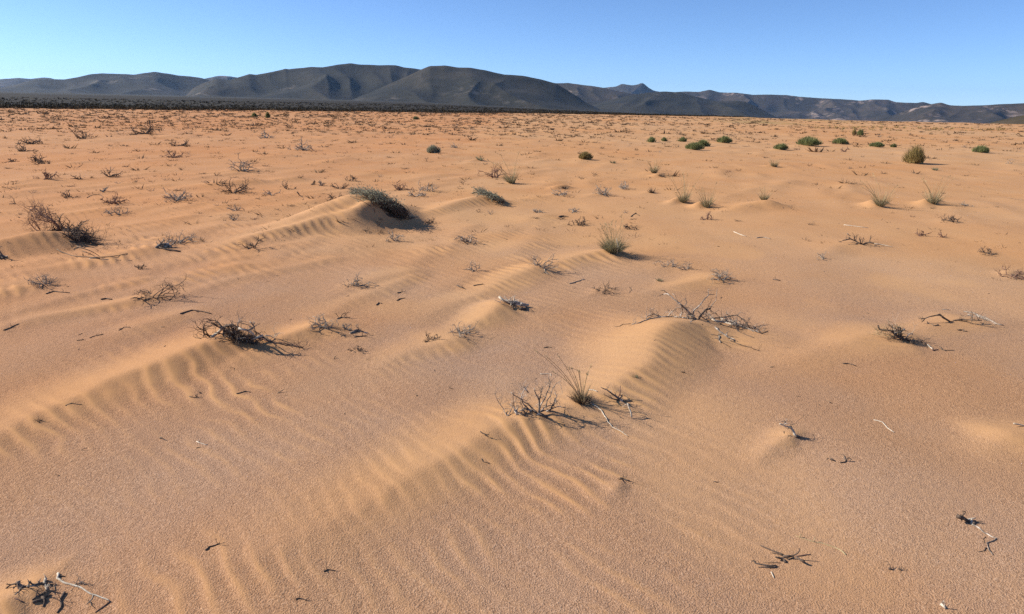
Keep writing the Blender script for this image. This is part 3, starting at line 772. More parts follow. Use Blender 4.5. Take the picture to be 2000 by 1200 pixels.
t.limb([(1260,650),(1340,700),(1420,745)], .0034, .0016, 'dark', 'g'); t.limb([(1390,655),(1500,700),(1660,745),(1775,790)], .0036, .0016, 'dark', 'g', twigs=4, twl=.05)
t.limb([(1280,600),(1275,650),(1300,690)], .005, .003, 'grey', 's', twigs=3)
t.limb([(1500,350),(1540,310),(1600,338)], .0022, .0012, 'grey', 's'); t.limb([(1720,530),(1800,490),(1855,510),(1830,525)], .0022, .0012, 'brown', 's')

t = Traced('dead_bush', 'bare grey bush with upright stems beside the spiky dark grass clump', 'bush', (480, 680), 960, 680, 5.263, .05, 2)
for pts, a, b, tw in [([(490,690),(490,540),(460,480),(440,410)], .0062, .002, 5), ([(490,540),(510,460),(527,395)], .0036, .0016, 4), ([(495,620),(550,520),(590,420),(600,370),(588,310)], .0042, .0012, 6),
    ([(560,600),(570,540),(620,440),(660,370),(712,338)], .0034, .0011, 5), ([(600,650),(620,600),(645,555),(672,500),(650,460)], .0046, .0016, 8), ([(470,680),(400,600),(340,560),(240,490),(198,452)], .0050, .0014, 8),
    ([(260,690),(235,640),(225,560),(230,430)], .0038, .0012, 5), ([(400,650),(330,580),(310,500),(330,440),(372,395)], .0042, .0013, 7), ([(380,460),(345,400),(320,405)], .0036, .0014, 4),
    ([(160,700),(120,620),(65,545),(42,465)], .0026, .0012, 6), ([(165,700),(200,640),(225,590)], .003, .0014, 4), ([(350,705),(270,672),(235,640)], .0060, .0034, 5),
    ([(480,690),(430,650),(350,625),(300,640)], .0072, .004, 7), ([(560,655),(620,620),(690,600),(770,610)], .0042, .0016, 3), ([(500,660),(540,610),(600,590),(650,600)], .0046, .002, 6)]:
    t.limb(pts, a, b, 'mixed' if a > .0035 else 'grey', twigs=tw, twl=.07)
t.limb([(575,722),(510,695),(450,665)], .0085, .005, 'dark', 'g'); t.limb([(345,702),(280,680),(240,650)], .006, .004, 'dark', 'g')

# the spiky grass clump with long bent stalks
b = G(960 + 930 / 5.263, 680 + 552 / 5.263); go = empty('grass_tussock', b, 'dark spiky grass clump with long thin bent stalks, right of the bare grey bush', 'grass'); g = np.random.default_rng(77)
grass_mb(g, 330, .16, .075, (-.05, 0), .0034, .3, 1.5).build('blades', MAT['brown'], go, kind='stuff')
grass_mb(g, 90, .20, .16, (-.1, 0), .0024, .3, .7).build('dry_blades', MAT['straw'], go, kind='stuff')
for tip in [(440,20),(560,85),(640,250),(680,75),(790,200),(820,205),(862,300),(890,240),(907,250),(985,265),(1020,180),(760,330)]:
    q = at_depth(960 + tip[0] / 5.263, 680 + tip[1] / 5.263, b[1] + g.normal(0, .05)) - b; mb = MB(); n = 8
    c = np.array([q[0] * .40, q[1] * .5 + g.normal(0, .02), q[2] * .62])
    pts = [2 * (u * (1 - u)) * c + u * u * q for u in np.linspace(0, 1, n)]
    o = mb.tube(pts, .0017, .0008, 4); o = mb.build('stalk', MAT['brown' if tip[0] < 950 else 'straw'], go)
    hb = MB()
    for k in range(6): hb.leaf(pts[-1] - (pts[-1] - pts[-2]) * .12 * k, unit(unit(pts[-1] - pts[-2]) + g.normal(0, .35, 3)), .018, .0018, g.normal(0, 1, 3))
    hb.build('seed_head', MAT['straw'], o)
mb = MB(); mb.tube([at_depth(960 + x / 5.263, 680 + y / 5.263, b[1]) - b for x, y in [(905,330),(905,240),(840,212),(760,225)]], .0013, .0008, 4); mb.build('bent_stalk', MAT['brown'], go)

t = Traced('dead_stick', 'pale curved stick lying on sand in front of the spiky grass clump', 'stick', (1160, 700), 960, 680, 5.263, .03, 3)
t.limb([(1005,562),(1080,605),(1130,645),(1160,700),(1195,765),(1240,815),(1330,860),(1405,912)], .0042, .0018, 'pale', 'g', twigs=2, twl=.03)
t = Traced('dead_stick', 'short cream stick lying just behind the spiky grass clump', 'stick', (1050, 445), 960, 680, 5.263, .03, 4)
t.limb([(1000,435),(1040,437),(1088,452)], .0042, .003, 'pale', 'g')
t = Traced('dead_twig', 'splayed dead twig with pale heart right of the spiky grass clump', 'twig', (1320, 535), 960, 680, 5.263, .05, 5)
t.limb([(1345,545),(1290,505),(1245,475),(1185,430),(1120,400)], .0075, .0018, 'mixed', twigs=5, twl=.05); t.limb([(1300,512),(1325,440),(1324,388)], .0036, .002, 'red')
t.limb([(1310,535),(1220,512),(1158,480)], .0042, .0016, 'dark', twigs=2, twl=.05); t.limb([(1320,530),(1370,548),(1450,552)], .0055, .002, 'dark', 'g'); t.limb([(1310,520),(1350,490),(1320,485)], .0042, .002, 'mixed', twigs=4, twl=.05)
t = Traced('dead_twig', 'pale upright peg of wood with dark shadow below the splayed dead twig', 'twig', (1438, 712), 960, 680, 5.263, .02, 6)
t.limb([(1440,715),(1425,640),(1400,568)], .0048, .0036, 'pale'); t.limb([(1400,570),(1365,590),(1345,612)], .002, .001, 'pale'); t.limb([(1400,632),(1370,640)], .0022, .0012, 'brown')
t = Traced('dead_twig', 'bleached twig tip half buried left of the long grass stalks', 'twig', (560, 275), 960, 680, 5.263, .02, 7)
t.limb([(500,270),(560,268),(610,272),(615,292)], .003, .0014, 'pale', 'g')

t = Traced('dead_bush', 'heap of dead twigs with pale logs on the left sand ridge', 'bush', (800, 440), 370, 610, 8.333, .09, 8)
for pts, a, bb, mt, md, tw in [([(375,412),(430,370),(490,310),(532,258)], .0125, .010, 'pale', 's', 0), ([(532,258),(600,222),(705,210)], .0115, .008, 'dark', 's', 2), ([(530,250),(480,180),(425,140)], .006, .004, 'dark', 's', 4),
    ([(525,262),(440,225),(398,188)], .005, .003, 'dark', 's', 4), ([(380,410),(300,380),(235,350),(225,270),(240,208)], .006, .003, 'dark', 's', 8), ([(310,370),(265,300),(240,250)], .004, .002, 'dark', 's', 4),
    ([(235,350),(232,420)], .003, .002, 'dark', 's', 2), ([(185,440),(140,430),(85,420)], .003, .0015, 'brown', 'g', 4), ([(815,380),(790,250),(785,170),(830,128)], .0042, .0018, 'mixed', 's', 5),
    ([(830,350),(838,240),(846,130)], .0028, .0014, 'brown', 's', 3), ([(800,262),(930,292),(1040,362),(1062,402)], .0078, .006, 'pale', 's', 0), ([(930,296),(1030,266),(1060,240),(1020,190),(980,152)], .0062, .0034, 'mixed', 's', 3),
    ([(1055,245),(1092,205)], .0034, .0018, 'red', 's', 0), ([(1060,262),(1120,340),(1180,380)], .0032, .002, 'brown', 's', 0), ([(1000,432),(1090,420),(1192,378)], .0095, .008, 'pale', 's', 0),
    ([(560,310),(700,385),(850,465),(1100,522)], .0088, .006, 'dark', 's', 22), ([(600,290),(720,335),(850,402),(950,452)], .007, .005, 'dark', 's', 22), ([(640,350),(800,435),(1000,505)], .007, .005, 'mixed', 's', 18), ([(700,330),(880,470),(1080,500)], .006, .004, 'dark', 's', 16),
    ([(560,270),(555,390)], .007, .006, 'dark', 's', 4), ([(1190,405),(1330,482),(1560,540),(1850,588)], .0062, .002, 'dark', 'g', 10), ([(1180,395),(1185,430),(1250,470),(1340,490)], .008, .005, 'red', 'g', 3), ([(1370,512),(1500,500),(1750,555),(1840,580)], .0036, .0018, 'red', 'g', 8),
    ([(900,400),(960,390),(1060,392)], .0058, .004, 'dark', 's', 0), ([(1230,382),(1330,390),(1368,412),(1412,340)], .0040, .002, 'pale', 's', 4)]:
    t.limb(pts, a, bb, mt, md, twigs=tw, twl=.10)

t = Traced('dead_bush', 'bent dark twig cluster with a cream stub on the right sand rise', 'bush', (540, 550), 1690, 590, 7.407, .05, 9)
for pts, a, bb, mt, md, tw in [([(185,340),(208,400),(280,404),(370,415),(430,465),(505,515)], .0062, .007, 'dark', 's', 3), ([(430,462),(500,430),(572,392)], .008, .0045, 'pale', 's', 0), ([(500,365),(512,430),(500,490)], .0055, .0035, 'dark', 's', 4),
    ([(440,470),(412,388)], .003, .0015, 'pale', 's', 3), ([(430,500),(300,460),(140,435)], .0026, .0012, 'straw', 's', 7), ([(450,525),(330,500),(170,470)], .0026, .0012, 'straw', 's', 5), ([(430,465),(500,515),(560,540),(610,562)], .0105, .007, 'dark', 's', 9),
    ([(580,540),(640,458),(690,462),(685,478)], .0036, .002, 'pale', 's', 1), ([(600,562),(800,578),(890,620)], .0046, .003, 'dark', 'g', 3), ([(900,622),(940,665),(968,690)], .005, .0042, 'pale', 'g', 0), ([(970,708),(1010,700),(1052,695)], .0052, .003, 'red', 'g', 0), ([(450,440),(430,360)], .002, .001, 'straw', 's', 5)]:
    t.limb(pts, a, bb, mt, md, twigs=tw, twl=.10)
t = Traced('dead_twig', 'forked thin twig on the sand right of the cream stub cluster', 'twig', (1110, 700), 1690, 590, 7.407, .03, 10)
t.limb([(1075,655),(1110,700),(1230,705),(1290,704)], .004, .0014, 'brown', 'g'); t.limb([(1110,700),(1180,715)], .003, .0014, 'brown', 'g')
t = Traced('fallen_branch', 'long zigzag dark branch lying on sand near the right edge', 'branch', (1250, 290), 1690, 590, 7.407, .05, 11)
t.limb([(820,290),(860,240),(1000,200),(1075,178)], .0034, .0055, 'brown', 's', twigs=2); t.limb([(1075,178),(1150,240),(1230,290),(1272,292)], .0082, .0068, 'dark', 's'); t.limb([(1268,270),(1400,250),(1450,260),(1600,267),(1690,272)], .0055, .003, 'dark', 's', twigs=6, twl=.08)
t.limb([(1530,132),(1545,215),(1540,285)], .0045, .003, 'brown', 's', twigs=4, twl=.08); t.limb([(1480,176),(1542,210),(1590,220)], .003, .0016, 'grey', 's', twigs=2)
t = Traced('dead_stick', 'long bleached grey stick beside the zigzag dark branch', 'stick', (1700, 220), 1690, 590, 7.407, .05, 12)
t.limb([(1110,112),(1220,122)], .0036, .003, 'grey', 'g'); t.limb([(1420,145),(1560,165),(1700,222),(1800,270),(1895,322),(2000,345)], .0058, .004, 'grey', 'g'); t.limb([(1590,192),(1750,262),(1885,328)], .0042, .003, 'grey', 'g', twigs=3)
t = Traced('dead_twig', 'two dark stub ends poking from sand below the zigzag branch', 'twig', (1010, 345), 1690, 590, 7.407, .02, 13)
t.limb([(960,330),(1000,348),(1040,345)], .005, .004, 'brown', 'g'); t.limb([(1035,338),(1062,345)], .008, .006, 'dark', 'g')
t = Traced('dead_twig', 'small hooked dark twig in the hollow right of the cream stub cluster', 'twig', (1440, 435), 1690, 590, 7.407, .02, 14)
t.limb([(1350,405),(1400,408),(1440,430),(1475,432)], .0042, .003, 'dark', 'g', twigs=2, twl=.04)

t = Traced('dead_root', 'gnarled grey root with stubby ends in the bottom left corner', 'root', (560, 450), 0, 1090, 8.333, .03, 15)
for pts, a, bb, mt, md, tw in [([(95,502),(180,436),(265,430)], .0022, .003, 'dark', 's', 1), ([(296,378),(302,435),(380,470),(470,470),(560,452),(690,408)], .0058, .0042, 'mixed', 's', 6), ([(330,480),(322,540),(235,602)], .0034, .0018, 'mixed', 's', 3),
    ([(745,332),(720,388),(742,470),(762,532)], .005, .0036, 'pale', 's', 5), ([(735,390),(800,376)], .0035, .0015, 'dark', 's', 0), ([(690,420),(770,440),(875,436)], .0048, .0016, 'dark', 's', 3), ([(765,535),(650,620),(528,692)], .0034, .003, 'dark', 'g', 2), ([(535,732),(610,710),(690,690)], .005, .004, 'dark', 'g', 0),
    ([(690,640),(730,718),(708,798)], .0065, .0035, 'dark', 's', 0), ([(690,675),(830,600)], .003, .0015, 'dark', 'g', 0), ([(240,660),(330,705),(390,725)], .0024, .0014, 'red', 'g', 0), ([(870,440),(900,535),(780,555)], .0016, .001, 'brown', 'g', 1)]:
    t.limb(pts, a, bb, mt, md, twigs=tw, twl=.035)
t = Traced('dead_twig', 'dark bent root end just right of the gnarled grey root', 'twig', (1000, 700), 0, 1090, 8.333, .02, 16)
t.limb([(1052,568),(1000,655),(985,700),(1000,765),(978,832),(928,902)], .0044, .0018, 'dark', 'g', twigs=2, twl=.03)
t = Traced('fallen_branch', 'slim pale branch with side twigs, bottom left beside the gnarled root', 'branch', (1150, 440), 0, 1090, 8.333, .03, 17)
t.limb([(945,258),(930,340),(1000,388),(1150,440),(1300,482),(1420,560),(1550,612),(1700,670),(1792,716)], .0042, .0020, 'pale', 'g', twigs=0); t.limb([(940,270),(1000,300),(1062,306)], .003, .0014, 'dark', 'g')
t.limb([(1512,600),(1490,680),(1408,758)], .0024, .0013, 'grey', 's', twigs=2, twl=.02); t.limb([(1470,715),(1550,822)], .0018, .001, 'dark', 'g'); t.limb([(1790,716),(1650,822),(1548,892)], .0022, .0016, 'red', 'g'); t.limb([(1200,440),(1260,410),(1380,400)], .0016, .0008, 'grey', 's', twigs=5, twl=.04)

t = Traced('dead_twig', 'dark brown forked twigs lying on sand at the bottom right', 'twig', (720, 500), 1450, 1040, 8.696, .02, 18)
for pts, a, bb, mt, md in [([(308,228),(400,272),(520,322),(620,356),(692,388)], .0025, .0032, 'dark', 'g'), ([(498,350),(600,372),(690,402)], .002, .002, 'dark', 'g'), ([(690,402),(850,398),(945,350),(970,312),(978,278)], .003, .0014, 'dark', 's'), ([(562,420),(680,450),(735,518)], .003, .0058, 'dark', 's'),
    ([(870,430),(770,470)], .0026, .0016, 'dark', 'g'), ([(900,410),(1000,402),(1158,384)], .0026, .0018, 'red', 'g'), ([(915,415),(990,470),(1055,498)], .0035, .0052, 'dark', 's'), ([(650,435),(760,428),(860,405)], .002, .002, 'dark', 'g')]:
    t.limb(pts, a, bb, mt, md)
t = Traced('dead_twig', 'dark double twig pointing left under the forked twigs at the bottom right', 'twig', (560, 585), 1450, 1040, 8.696, .02, 19)
t.limb([(150,492),(195,484),(222,532),(400,566),(575,578)], .0016, .005, 'dark', 'g'); t.limb([(270,597),(400,596),(540,602),(572,582)], .002, .0045, 'dark', 'g'); t.limb([(350,510),(480,522),(650,522)], .0012, .001, 'brown', 'g')
t = Traced('dead_twig', 'tiny pale splinter under the dark double twig', 'twig', (515, 730), 1450, 1040, 8.696, .02, 20)
t.limb([(488,680),(512,730),(536,778)], .0026, .002, 'pale', 'g')
t = Traced('dead_root', 'cream coloured buried root surfacing right of the dark forked twigs', 'root', (1550, 250), 1450, 1040, 8.696, .02, 21)
t.limb([(900,60),(1000,100),(1160,150),(1350,186),(1550,252),(1680,312),(1755,385)], .0012, .0028, 'straw', 'g', twigs=1, twl=.02)
t = Traced('dead_twig', 'dark knobbly twig with jagged tail near the bottom right corner', 'twig', (560, 400), 1840, 980, 10, .02, 22)
t.limb([(305,290),(400,312),(480,366),(560,402)], .0085, .006, 'dark', 's', twigs=4, twl=.03); t.limb([(480,352),(560,335),(652,320)], .004, .0022, 'pale', 's'); t.limb([(570,340),(575,420),(600,465)], .005, .0036, 'pale', 's'); t.limb([(640,385),(605,445)], .0075, .006, 'dark', 's')
t.limb([(600,462),(680,500),(760,562),(830,622),(880,640),(960,690),(1055,720),(980,780),(870,815),(890,890),(960,1010),(992,1045)], .0034, .0018, 'mixed', 'g'); t.limb([(862,905),(832,960),(708,985)], .0022, .0012, 'dark', 'g'); t.limb([(690,388),(800,396)], .0016, .001, 'brown', 's'); t.limb([(850,690),(800,730),(830,820)], .0012, .001, 'brown', 'g')
t = Traced('dead_twig', 'pale upright stub on a small sand cone at right', 'twig', (630, 420), 1490, 810, 10, .02, 23)
t.limb([(645,432),(600,335),(555,255)], .0065, .0055, 'pale', 's'); t.limb([(330,178),(420,222),(515,245)], .0042, .003, 'pale', 's', twigs=3, twl=.05); t.limb([(500,252),(556,240)], .007, .006, 'dark', 's'); t.limb([(390,190),(465,118)], .002, .001, 'grey', 's', twigs=2, twl=.04); t.limb([(530,202),(612,188)], .002, .001, 'dark', 's', twigs=1); t.limb([(630,438),(690,448),(745,466)], .007, .003, 'dark', 'g'); t.limb([(412,325),(418,372)], .0028, .002, 'dark', 's')
t = Traced('dead_twig', 'small curled dark twig right below the pale upright stub', 'twig', (1600, 930), 1490, 810, 10, .02, 24)
t.limb([(1510,778),(1580,800),(1600,850),(1620,910),(1590,940),(1505,948)], .0016, .0042, 'dark', 'g'); t.limb([(1620,882),(1680,842),(1732,880),(1690,902)], .003, .0016, 'dark', 's'); t.limb([(1580,880),(1600,830)], .0018, .001, 'grey', 's')
t = Traced('dead_twig', 'dark seed like chip left of the small curled twig', 'twig', (1340, 890), 1490, 810, 10, .02, 25)
t.limb([(1320,882),(1345,893),(1372,900)], .006, .004, 'dark', 'g'); t.limb([(1240,872),(1280,858)], .0022, .001, 'brown', 'g')
t = Traced('dead_stick', 'thin bent cream stick alone on the right sand', 'stick', (790, 110), 1470, 800, 3, .02, 26)
t.limb([(708,63),(760,76),(790,110),(828,136)], .003, .0022, 'pale', 'g')
t = Traced('dead_stick', 'pale stick sticking out of a reddish mound at the right picture edge', 'stick', (1580, 95), 1470, 800, 3, .02, 27)
t.limb([(1530,82),(1560,88),(1600,100),(1640,104)], .004, .003, 'pale', 's')

# big wind-combed bush on the dune
t = Traced('leafy_bush', 'large wind combed grey green bush leaning against the big rippled dune', 'bush', (1560, 440), 560, 360, 6.667, .25, 28)
g = t.g
for j in range(9):
    mb = MB(); lf = MB()
    for i in range(30):
        bx = 960 + 640 * (j + g.random()) / 9; by = np.interp(bx, [900, 1020, 1150, 1300, 1450, 1620], [175, 260, 335, 385, 435, 445]) + g.uniform(-50, 0)
        tx = max(bx - g.uniform(60, 330), 820 + g.uniform(0, 60)); ty = np.interp(tx, [820, 950, 1150, 1300, 1450, 1560, 1650], [105, 85, 115, 185, 245, 335, 400]) + abs(g.normal(0, 55)) - 14 - 75 * g.random() ** 3
        base = t.stand((bx, by)) + np.array([0, abs(g.normal(0, .12)), 0]); tip = at_depth(*t.px((tx, ty)), base[1] + g.normal(.05, .18))
        c = (base + tip) / 2 + np.array([0, 0, .05]) + g.normal(0, .02, 3)
        pts = [(1 - u) ** 2 * base + 2 * u * (1 - u) * c + u * u * tip - t.base for u in np.linspace(0, 1, 6)]
        mb.tube(pts, .0042, .0018, 3)
        for q in range(15 if tx < 1250 else 5):
            u = g.uniform(.45, 1.0); k = min(int(u * 5), 4); p = pts[k] + (pts[k + 1] - pts[k]) * (u * 5 - k)
            lf.leaf(p + g.normal(0, .026, 3), unit(unit(pts[k + 1] - pts[k]) + g.normal(0, .7, 3)), g.uniform(.02, .05), .005, g.normal(0, 1, 3))
    o = mb.build('branch', MAT['brown' if j % 2 else 'dark'], t.root); lf.build('foliage', MAT['greygreen'], o, kind='stuff', smooth=False)
mb = MB()
for i in range(40):
    x0 = g.uniform(1150, 1500); mb.tube([t.stand((x0, 380 + (x0 - 1150) * .12 + g.uniform(-25, 30))) - t.base, t.stand((x0 + 130, 400 + (x0 - 1150) * .12 + g.uniform(0, 25))) - t.base, G(*t.px((x0 + g.uniform(160, 260), 425 + (x0 - 1150) * .06))) - t.base + np.array([0, 0, .02])], .004, .0015, 3)
mb.build('dead_stems', MAT['dark'], t.root, kind='stuff')

# green bush on the second dune
t = Traced('leafy_bush', 'grey green bush drooping over a small rippled dune in the middle', 'bush', (1000, 1000), 860, 300, 12, .12, 29)
g = t.g
for j in range(5):
    mb = MB(); lf = MB()
    for i in range(24):
        u0 = g.random(); bx = 1050 + 480 * u0; by = 1010 + 160 * u0
        tx = bx - g.uniform(60, 420); ty = by - g.uniform(80, 230) * (1 - .3 * u0); tx = max(tx, 760)
        base = t.stand((bx, by)) + np.array([0, g.normal(0, .09), 0]); tip = at_depth(*t.px((tx, ty)), base[1] + g.normal(0, .14))
        c = (base + tip) / 2 + np.array([0, 0, .06]); pts = [(1 - u) ** 2 * base + 2 * u * (1 - u) * c + u * u * tip - t.base for u in np.linspace(0, 1, 5)]
        mb.tube(pts, .004, .0018, 3)
        for q in range(16):
            u = g.uniform(.2, 1.0); k = min(int(u * 4), 3); p = pts[k] + (pts[k + 1] - pts[k]) * (u * 4 - k)
            lf.leaf(p + g.normal(0, .012, 3), unit(unit(pts[k + 1] - pts[k]) + g.normal(0, .6, 3)), g.uniform(.025, .05), .006, g.normal(0, 1, 3))
    o = mb.build('branch', MAT['brown'], t.root); lf.build('foliage', MAT['greygreen'], o, kind='stuff', smooth=False)

# large grass tussock in the middle
b = G(1198, 492); s = mpp(1198, 492); go = empty('grass_tussock', b, 'large grey green grass tussock with feathery straw stalks, right of the picture middle', 'grass'); g = np.random.default_rng(31)
grass_mb(g, 520, 62 * s, 32 * s, (-.06, 0), .0052, .5, 1.5).build('blades', MAT['grassgreen'], go, kind='stuff')
grass_mb(g, 160, 68 * s, 46 * s, (-.06, 0), .0034, .4, .9).build('dry_blades', MAT['straw'], go, kind='stuff')
for q in range(34):
    a = g.uniform(0, 6.28); ti = g.uniform(.05, .62); stalk(g, go, [g.normal(0, .03), g.normal(0, .03), 0], [math.cos(a) * ti - .06, math.sin(a) * ti, 1], g.uniform(44, 68) * s, .0016, MAT['straw'], .08)
mb = MB(); mb.tube([np.array([.03, -.08, .0]), np.array([.035, -.10, .08]), np.array([.01, -.10, .17])], .006, .004, 5); mb.build('branch', MAT['pale'], go)

# leaning brown bush at the left edge
t = Traced('dead_bush', 'leaning reddish brown bare bush over a dark brush heap at the left edge', 'bush', (1000, 590), 0, 380, 8.333, .12, 30)
for pts, a, bb, mt, tw in [([(1000,600),(960,560),(900,470),(830,400),(700,350),(600,250),(470,240)], .016, .004, 'red', 14), ([(830,400),(760,390),(640,330),(500,260)], .008, .003, 'red', 14), ([(850,430),(680,420),(560,400),(510,300)], .007, .003, 'red', 12), ([(830,400),(740,280),(715,215)], .006, .003, 'red', 8),
    ([(800,380),(680,300),(655,225)], .006, .003, 'red', 8), ([(850,400),(810,310),(790,270)], .005, .003, 'red', 5), ([(700,350),(570,270),(558,175)], .006, .003, 'red', 8), ([(660,600),(560,560),(490,480),(458,395)], .006, .003, 'red', 5), ([(660,590),(590,500),(500,400)], .005, .003, 'red', 5), ([(655,580),(600,480),(560,420)], .005, .003, 'red', 4),
    ([(950,560),(800,530),(680,540)], .004, .002, 'brown', 3), ([(970,580),(1050,570),(1200,690),(1340,765)], .020, .012, 'dark', 20), ([(1000,600),(1120,690),(1280,780)], .018, .012, 'dark', 20), ([(1100,640),(1250,680),(1400,740),(1560,760)], .012, .005, 'dark', 22), ([(1150,700),(1300,640),(1350,570)], .009, .004, 'dark', 12),
    ([(1250,730),(1450,700),(1700,735)], .008, .003, 'dark', 14), ([(1250,760),(1450,770),(1640,825)], .008, .003, 'dark', 12), ([(1130,760),(1250,790),(1340,770)], .012, .008, 'dark', 12), ([(970,560),(965,480),(960,400)], .004, .002, 'brown', 5), ([(800,595),(900,580),(980,600)], .008, .006, 'dark', 6), ([(1200,600),(1300,630),(1380,680),(1500,680)], .007, .003, 'dark', 12)]:
    t.limb(pts, a, bb, mt, twigs=tw, twl=.20)
t = Traced('dead_stick', 'long bowed thin sticks lying on sand under the leaning left bush', 'stick', (1500, 1030), 0, 380, 8.333, .05, 31)
t.limb([(930,900),(1080,970),(1300,1020),(1500,1032),(1800,1020),(2000,985),(2070,960)], .006, .0025, 'brown', 'g'); t.limb([(1250,840),(1450,910),(1620,1005)], .005, .0025, 'brown', 's'); t.limb([(1340,920),(1550,1010)], .004, .002, 'brown', 's'); t.limb([(1450,1052),(1700,1060),(1900,1072),(2150,1080)], .004, .002, 'grey', 'g'); t.limb([(1480,1045),(1620,1055)], .01, .008, 'dark', 'g')
t = Traced('dead_log', 'half buried grey log with bark at the left, below low brown brush', 'log', (1300, 660), 0, 320, 4, .08, 32)
t.limb([(1220,660),(1260,630),(1310,628),(1340,655)], .018, .012, 'mixed', 's', twigs=6, twl=.12); t.limb([(1235,658),(1300,675),(1410,692)], .012, .006, 'dark', 'g', twigs=2); t.limb([(1280,650),(1325,640)], .014, .01, 'pale', 's')
t = Traced('dead_log', 'knot of dark wood cut off by the left picture edge', 'log', (10, 735), 0, 320, 4, .08, 33)
t.limb([(-30,720),(0,712),(28,728)], .022, .014, 'mixed', 's', twigs=3, twl=.1); t.limb([(-20,742),(10,738),(36,750)], .014, .006, 'dark', 'g')
t = Traced('dead_log', 'broken pale log bridging a small dark hollow on a sand hump', 'log', (430, 1110), 900, 320, 4, .08, 34)
t.limb([(300,1040),(340,1070),(430,1078),(530,1105)], .011, .008, 'pale', 's', twigs=5, twl=.09); t.limb([(370,1085),(450,1100),(520,1118)], .008, .005, 'mixed', 's', twigs=5, twl=.09); t.limb([(400,1100),(410,1140)], .007, .006, 'dark', 's'); t.limb([(460,1138),(510,1140)], .012, .009, 'dark', 'g')
t = Traced('fallen_branch', 'kinked dark branch with pale trailing sticks on the right sand', 'branch', (940, 525), 1400, 320, 3.333, .1, 35)
t.limb([(820,500),(870,490),(895,500),(935,525),(970,515),(1022,518)], .006, .008, 'dark', 's', twigs=6, twl=.14); t.limb([(900,500),(895,468)], .006, .004, 'dark', 's', twigs=2); t.limb([(1020,522),(1080,530),(1145,545)], .006, .003, 'pale', 'g'); t.limb([(850,455),(870,470)], .006, .004, 'grey', 's')
for k, (lab, pts, mt) in enumerate([
    ('pair of pale thin sticks on flat sand above the kinked dark branch', [(825,400),(890,408),(985,420)], 'pale'), ('thin pale stick lying left of a low grey twig on the right', [(110,445),(150,462),(190,475)], 'pale'), ('dark dry wood lump with twigs on the brown sand hump', [(430,290),(455,272),(480,290),(520,310)], 'dark'), ('thin arched twig above the brown sand hump', [(445,255),(480,240),(500,248)], 'dark'), ('low grey twig right of a thin pale stick', [(260,485),(300,480),(350,492)], 'grey')]):
    t = Traced('dead_stick', lab, 'stick', pts[1], 1400, 320, 3.333, .03, 36 + k); t.limb(pts, .007, .004, mt, 's' if k in (2, 3) else 'g', twigs=3 if k == 2 else 0)

